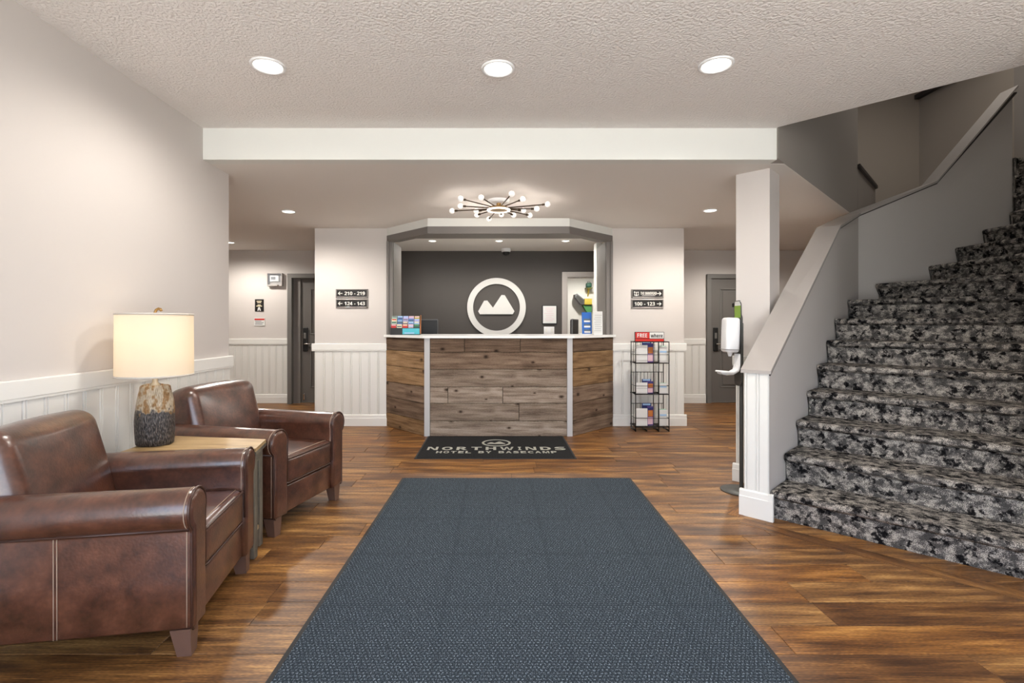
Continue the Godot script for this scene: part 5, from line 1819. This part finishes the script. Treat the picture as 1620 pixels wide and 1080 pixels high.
# =================================================================== sanitizer stand
func build_sanitizer():
	var o := thing("sanitizer_stand", "white hand sanitizer dispenser on a dark floor stand beside the square column", "sanitizer stand", P(1.835, 0, 3.80))
	part(o, "base_plate", lathe_mesh([Vector2(0.001, 0.0), Vector2(0.134, 0.0), Vector2(0.136, 0.004), Vector2(0.134, 0.008), Vector2(0.03, 0.010), Vector2(0.001, 0.010)], 48), M.dark_grey_metal)
	part(o, "pole", lathe_mesh([Vector2(0.014, 0.008), Vector2(0.014, 1.26)], 16), M.dark_grey_metal, Transform3D(Basis(), Vector3(0.012, 0, 0)))
	var bp := []
	for p in round_path(0.055, 0.27, 0.04):
		bp.append(p)
	var st := begin()
	plate(st, PackedVector2Array(bp), -0.006, 0.006, Transform3D(Basis(Vector3(0, 0, -1), Vector3.UP, Vector3(1, 0, 0)), Vector3(-0.010, 1.06, 0.0)))
	part(o, "back_plate", fin(st), M.dark_grey_metal)
	# dispenser faces left (-x)
	var body := part(o, "dispenser", rbox_mesh(Vector3(0.10, 0.26, 0.115), 0.022, 4, Vector3(0.004, 0, 0.003), 4), M.white_plastic, Transform3D(Basis(Vector3.BACK, -0.03), Vector3(-0.070, 1.17, 0.0)))
	part(body, "lid_seam", one_box(Vector3(0.0, -0.108, 0.0), Vector3(0.106, 0.004, 0.122), 0.001), M.sign_frame)
	part(body, "nozzle", lathe_mesh([Vector2(0.010, -0.16), Vector2(0.020, -0.128), Vector2(0.024, -0.12)], 16), M.white_plastic)
	# drip tray: a curved arm
	st = begin(true)
	var path := [Vector3(-0.014, 1.03, 0), Vector3(-0.016, 0.95, 0), Vector3(-0.030, 0.905, 0), Vector3(-0.065, 0.885, 0), Vector3(-0.11, 0.882, 0), Vector3(-0.152, 0.890, 0)]
	for z in [-0.03, -0.01, 0.01, 0.03]:
		var row := []
		for p: Vector3 in path:
			row.append(p + Vector3(0, 0, z))
		tube(st, row, 0.0125, 8)
	part(o, "drip_arm", fin(st), M.white_plastic)
	part(o, "drip_dish", rbox_mesh(Vector3(0.10, 0.014, 0.10), 0.006, 3), M.white_plastic, Transform3D(Basis(Vector3.BACK, -0.08), Vector3(-0.115, 0.893, 0)))
	# sign holder on top with a green card
	st = begin(true)
	tube(st, [Vector3(-0.012, 1.25, 0.05), Vector3(-0.014, 1.40, 0.05), Vector3(-0.016, 1.425, 0.035), Vector3(-0.016, 1.425, -0.035), Vector3(-0.014, 1.40, -0.05), Vector3(-0.012, 1.25, -0.05)], 0.004, 6)
	part(o, "sign_holder", fin(st), M.dark_grey_metal)
	part(o, "green_card", one_box(Vector3(-0.0165, 1.345, 0), Vector3(0.004, 0.09, 0.09), 0.001, Basis(Vector3.BACK, 0.02)), M.print_lime)
	part(o, "white_card", one_box(Vector3(-0.0160, 1.405, 0), Vector3(0.004, 0.035, 0.085), 0.001), M.paper)

# =================================================================== wire rack with magazines
func build_wire_rack():
	var cx := 1.835
	var d := 6.02
	var o := thing("magazine_rack", "black wire magazine rack with three tiers standing against the panelled wall", "magazine rack", P(cx, 0, d))
	var hw := 0.195
	var split := 0.075
	var dz := 0.10
	# uprights
	for x in [-hw, split, hw]:
		for z in [-dz, dz]:
			part(o, "upright", tube_mesh([Vector3(x, 0.0, z), Vector3(x, 1.055, z)], 0.0055, 6), M.black_metal)
	var tiers := [0.055, 0.435, 0.80]
	for k in 3:
		var y: float = tiers[k]
		var st := begin(true)
		for z in [-dz, dz]:
			tube(st, [Vector3(-hw - 0.012, y, z), Vector3(hw, y, z)], 0.005, 6)
		for x in [-hw, -0.06, split, hw]:
			tube(st, [Vector3(x, y, -dz), Vector3(x, y, dz)], 0.004, 6)
		# floor wires of the tier
		for i in 7:
			var z := lerpf(-dz, dz, (i + 0.5) / 7.0)
			tube(st, [Vector3(-hw, y, z), Vector3(hw, y, z)], 0.0025, 5)
		part(o, "tier", fin(st), M.black_metal)
		st = begin(true)
		for i in 9:
			var x := lerpf(-hw + 0.03, hw - 0.02, i / 8.0)
			tube(st, [Vector3(x, y, -dz), Vector3(x, y + 0.25, -dz)], 0.0028, 5)
		tube(st, [Vector3(-hw, y + 0.245, -dz), Vector3(hw, y + 0.245, -dz)], 0.004, 6)
		part(o, "back_wires", fin(st), M.black_metal)
		st = begin(true)
		tube(st, [Vector3(-hw, y + 0.10, dz), Vector3(hw, y + 0.10, dz)], 0.003, 6)
		tube(st, [Vector3(-hw, y + 0.10, -dz), Vector3(-hw, y + 0.10, dz)], 0.003, 6)
		tube(st, [Vector3(hw, y + 0.10, -dz), Vector3(hw, y + 0.10, dz)], 0.003, 6)
		part(o, "retaining_bar", fin(st), M.black_metal)
	var st := begin(true)
	for z in [-dz, dz]:
		tube(st, [Vector3(-hw, 1.05, z), Vector3(hw, 1.05, z)], 0.005, 6)
	for x in [-hw, hw]:
		tube(st, [Vector3(x, 1.05, -dz), Vector3(x, 1.05, dz)], 0.005, 6)
	part(o, "top_rim", fin(st), M.black_metal)
	st = begin(true)
	for x in [-hw, -hw + 0.13, split, hw]:
		tube(st, [Vector3(x, 0.012, -dz), Vector3(x, 0.012, dz)], 0.008, 6)
	part(o, "foot", fin(st), M.black_metal)
	# header sign
	var hs := part(o, "header_sign", one_box(Vector3(-0.032, 1.11, dz - 0.01), Vector3(0.345, 0.115, 0.012), 0.002), M.black_plastic)
	part(hs, "red_panel", one_box(Vector3(-0.115, 1.126, dz - 0.003), Vector3(0.165, 0.072, 0.003), 0.0005), M.print_red)
	part(hs, "white_panel", one_box(Vector3(0.052, 1.126, dz - 0.003), Vector3(0.165, 0.072, 0.003), 0.0005), M.paper)
	part(hs, "red_strip", one_box(Vector3(-0.032, 1.071, dz - 0.003), Vector3(0.332, 0.026, 0.003), 0.0005), M.print_red)
	letters(hs, "lettering", "FREE", Vector3(-0.118, 1.126, dz), 0.115, 0.045, M.paper)
	letters(hs, "lettering", "where", Vector3(0.052, 1.124, dz), 0.14, 0.045, M.black_sign)
	# what lies in the tiers: pale booklets, magazines, narrow leaflets, purple brochures
	var names := ["lowest", "middle", "top"]
	var hp := [0.205, 0.13, 0.205]
	for k in 3:
		var y: float = tiers[k] + 0.006
		var h: float = hp[k]
		var t := thing("booklet_stack", "white booklets in the %s tier of the wire rack, left side" % names[k], "booklets", P(cx - 0.115, y, d - 0.045), 0.0, "white booklets in the wire rack")
		part(t, "front_booklet", one_box(Vector3(0, h * 0.5, 0.02), Vector3(0.135, h, 0.012), 0.002), M.paper)
		part(t, "booklet", one_box(Vector3(0, h * 0.5 - 0.002, 0.004), Vector3(0.133, h, 0.012), 0.002), M.paper)
		part(t, "fold_line", one_box(Vector3(0, h * 0.48, 0.0265), Vector3(0.13, 0.003, 0.002), 0.0005), M.print_grey)
		t = thing("magazine", "orange and purple magazine in the %s tier of the wire rack" % names[k], "magazine", P(cx - 0.008, y, d - 0.04), 0.15, "magazines in the wire rack")
		part(t, "cover", one_box(Vector3(0, h * 0.55, 0.0), Vector3(0.075, h * 1.1, 0.012), 0.002), M.print_purple)
		part(t, "cover_photo", one_box(Vector3(0.002, h * 0.70, 0.007), Vector3(0.06, h * 0.36, 0.003), 0.001), M.print_orange)
		part(t, "cover_photo", one_box(Vector3(0.0, h * 0.27, 0.007), Vector3(0.062, h * 0.40, 0.003), 0.001), M.print_pink)
		part(t, "cover_title", one_box(Vector3(0.0, h * 0.98, 0.007), Vector3(0.06, h * 0.10, 0.003), 0.001), M.print_navy)
		t = thing("brochure", "navy brochure standing behind the booklets in the %s tier of the wire rack" % names[k], "brochure", P(cx - 0.03, y, d + 0.03), 0.0, "navy brochures in the wire rack")
		part(t, "cover", one_box(Vector3(0, h * 0.62, 0.0), Vector3(0.11, h * 1.24, 0.008), 0.002), M.print_navy)
		part(t, "cover_title", one_box(Vector3(0, h * 1.16, 0.005), Vector3(0.09, 0.02, 0.003), 0.001), M.print_pale_blue)
		t = thing("leaflet_stack", "narrow pale leaflets in the %s tier of the wire rack, right side" % names[k], "leaflets", P(cx + 0.138, y, d - 0.05), 0.0, "narrow leaflets in the wire rack")
		part(t, "front_leaflet", one_box(Vector3(0, h * 0.46, 0.014), Vector3(0.088, h * 0.92, 0.008), 0.002), M.paper)
		part(t, "leaflet", one_box(Vector3(-0.004, h * 0.48, 0.0), Vector3(0.088, h * 0.96, 0.008), 0.002), M.print_pale_green)
		part(t, "printed_band", one_box(Vector3(0, h * 0.62, 0.019), Vector3(0.08, 0.02, 0.002), 0.0005), M.print_pale_blue)
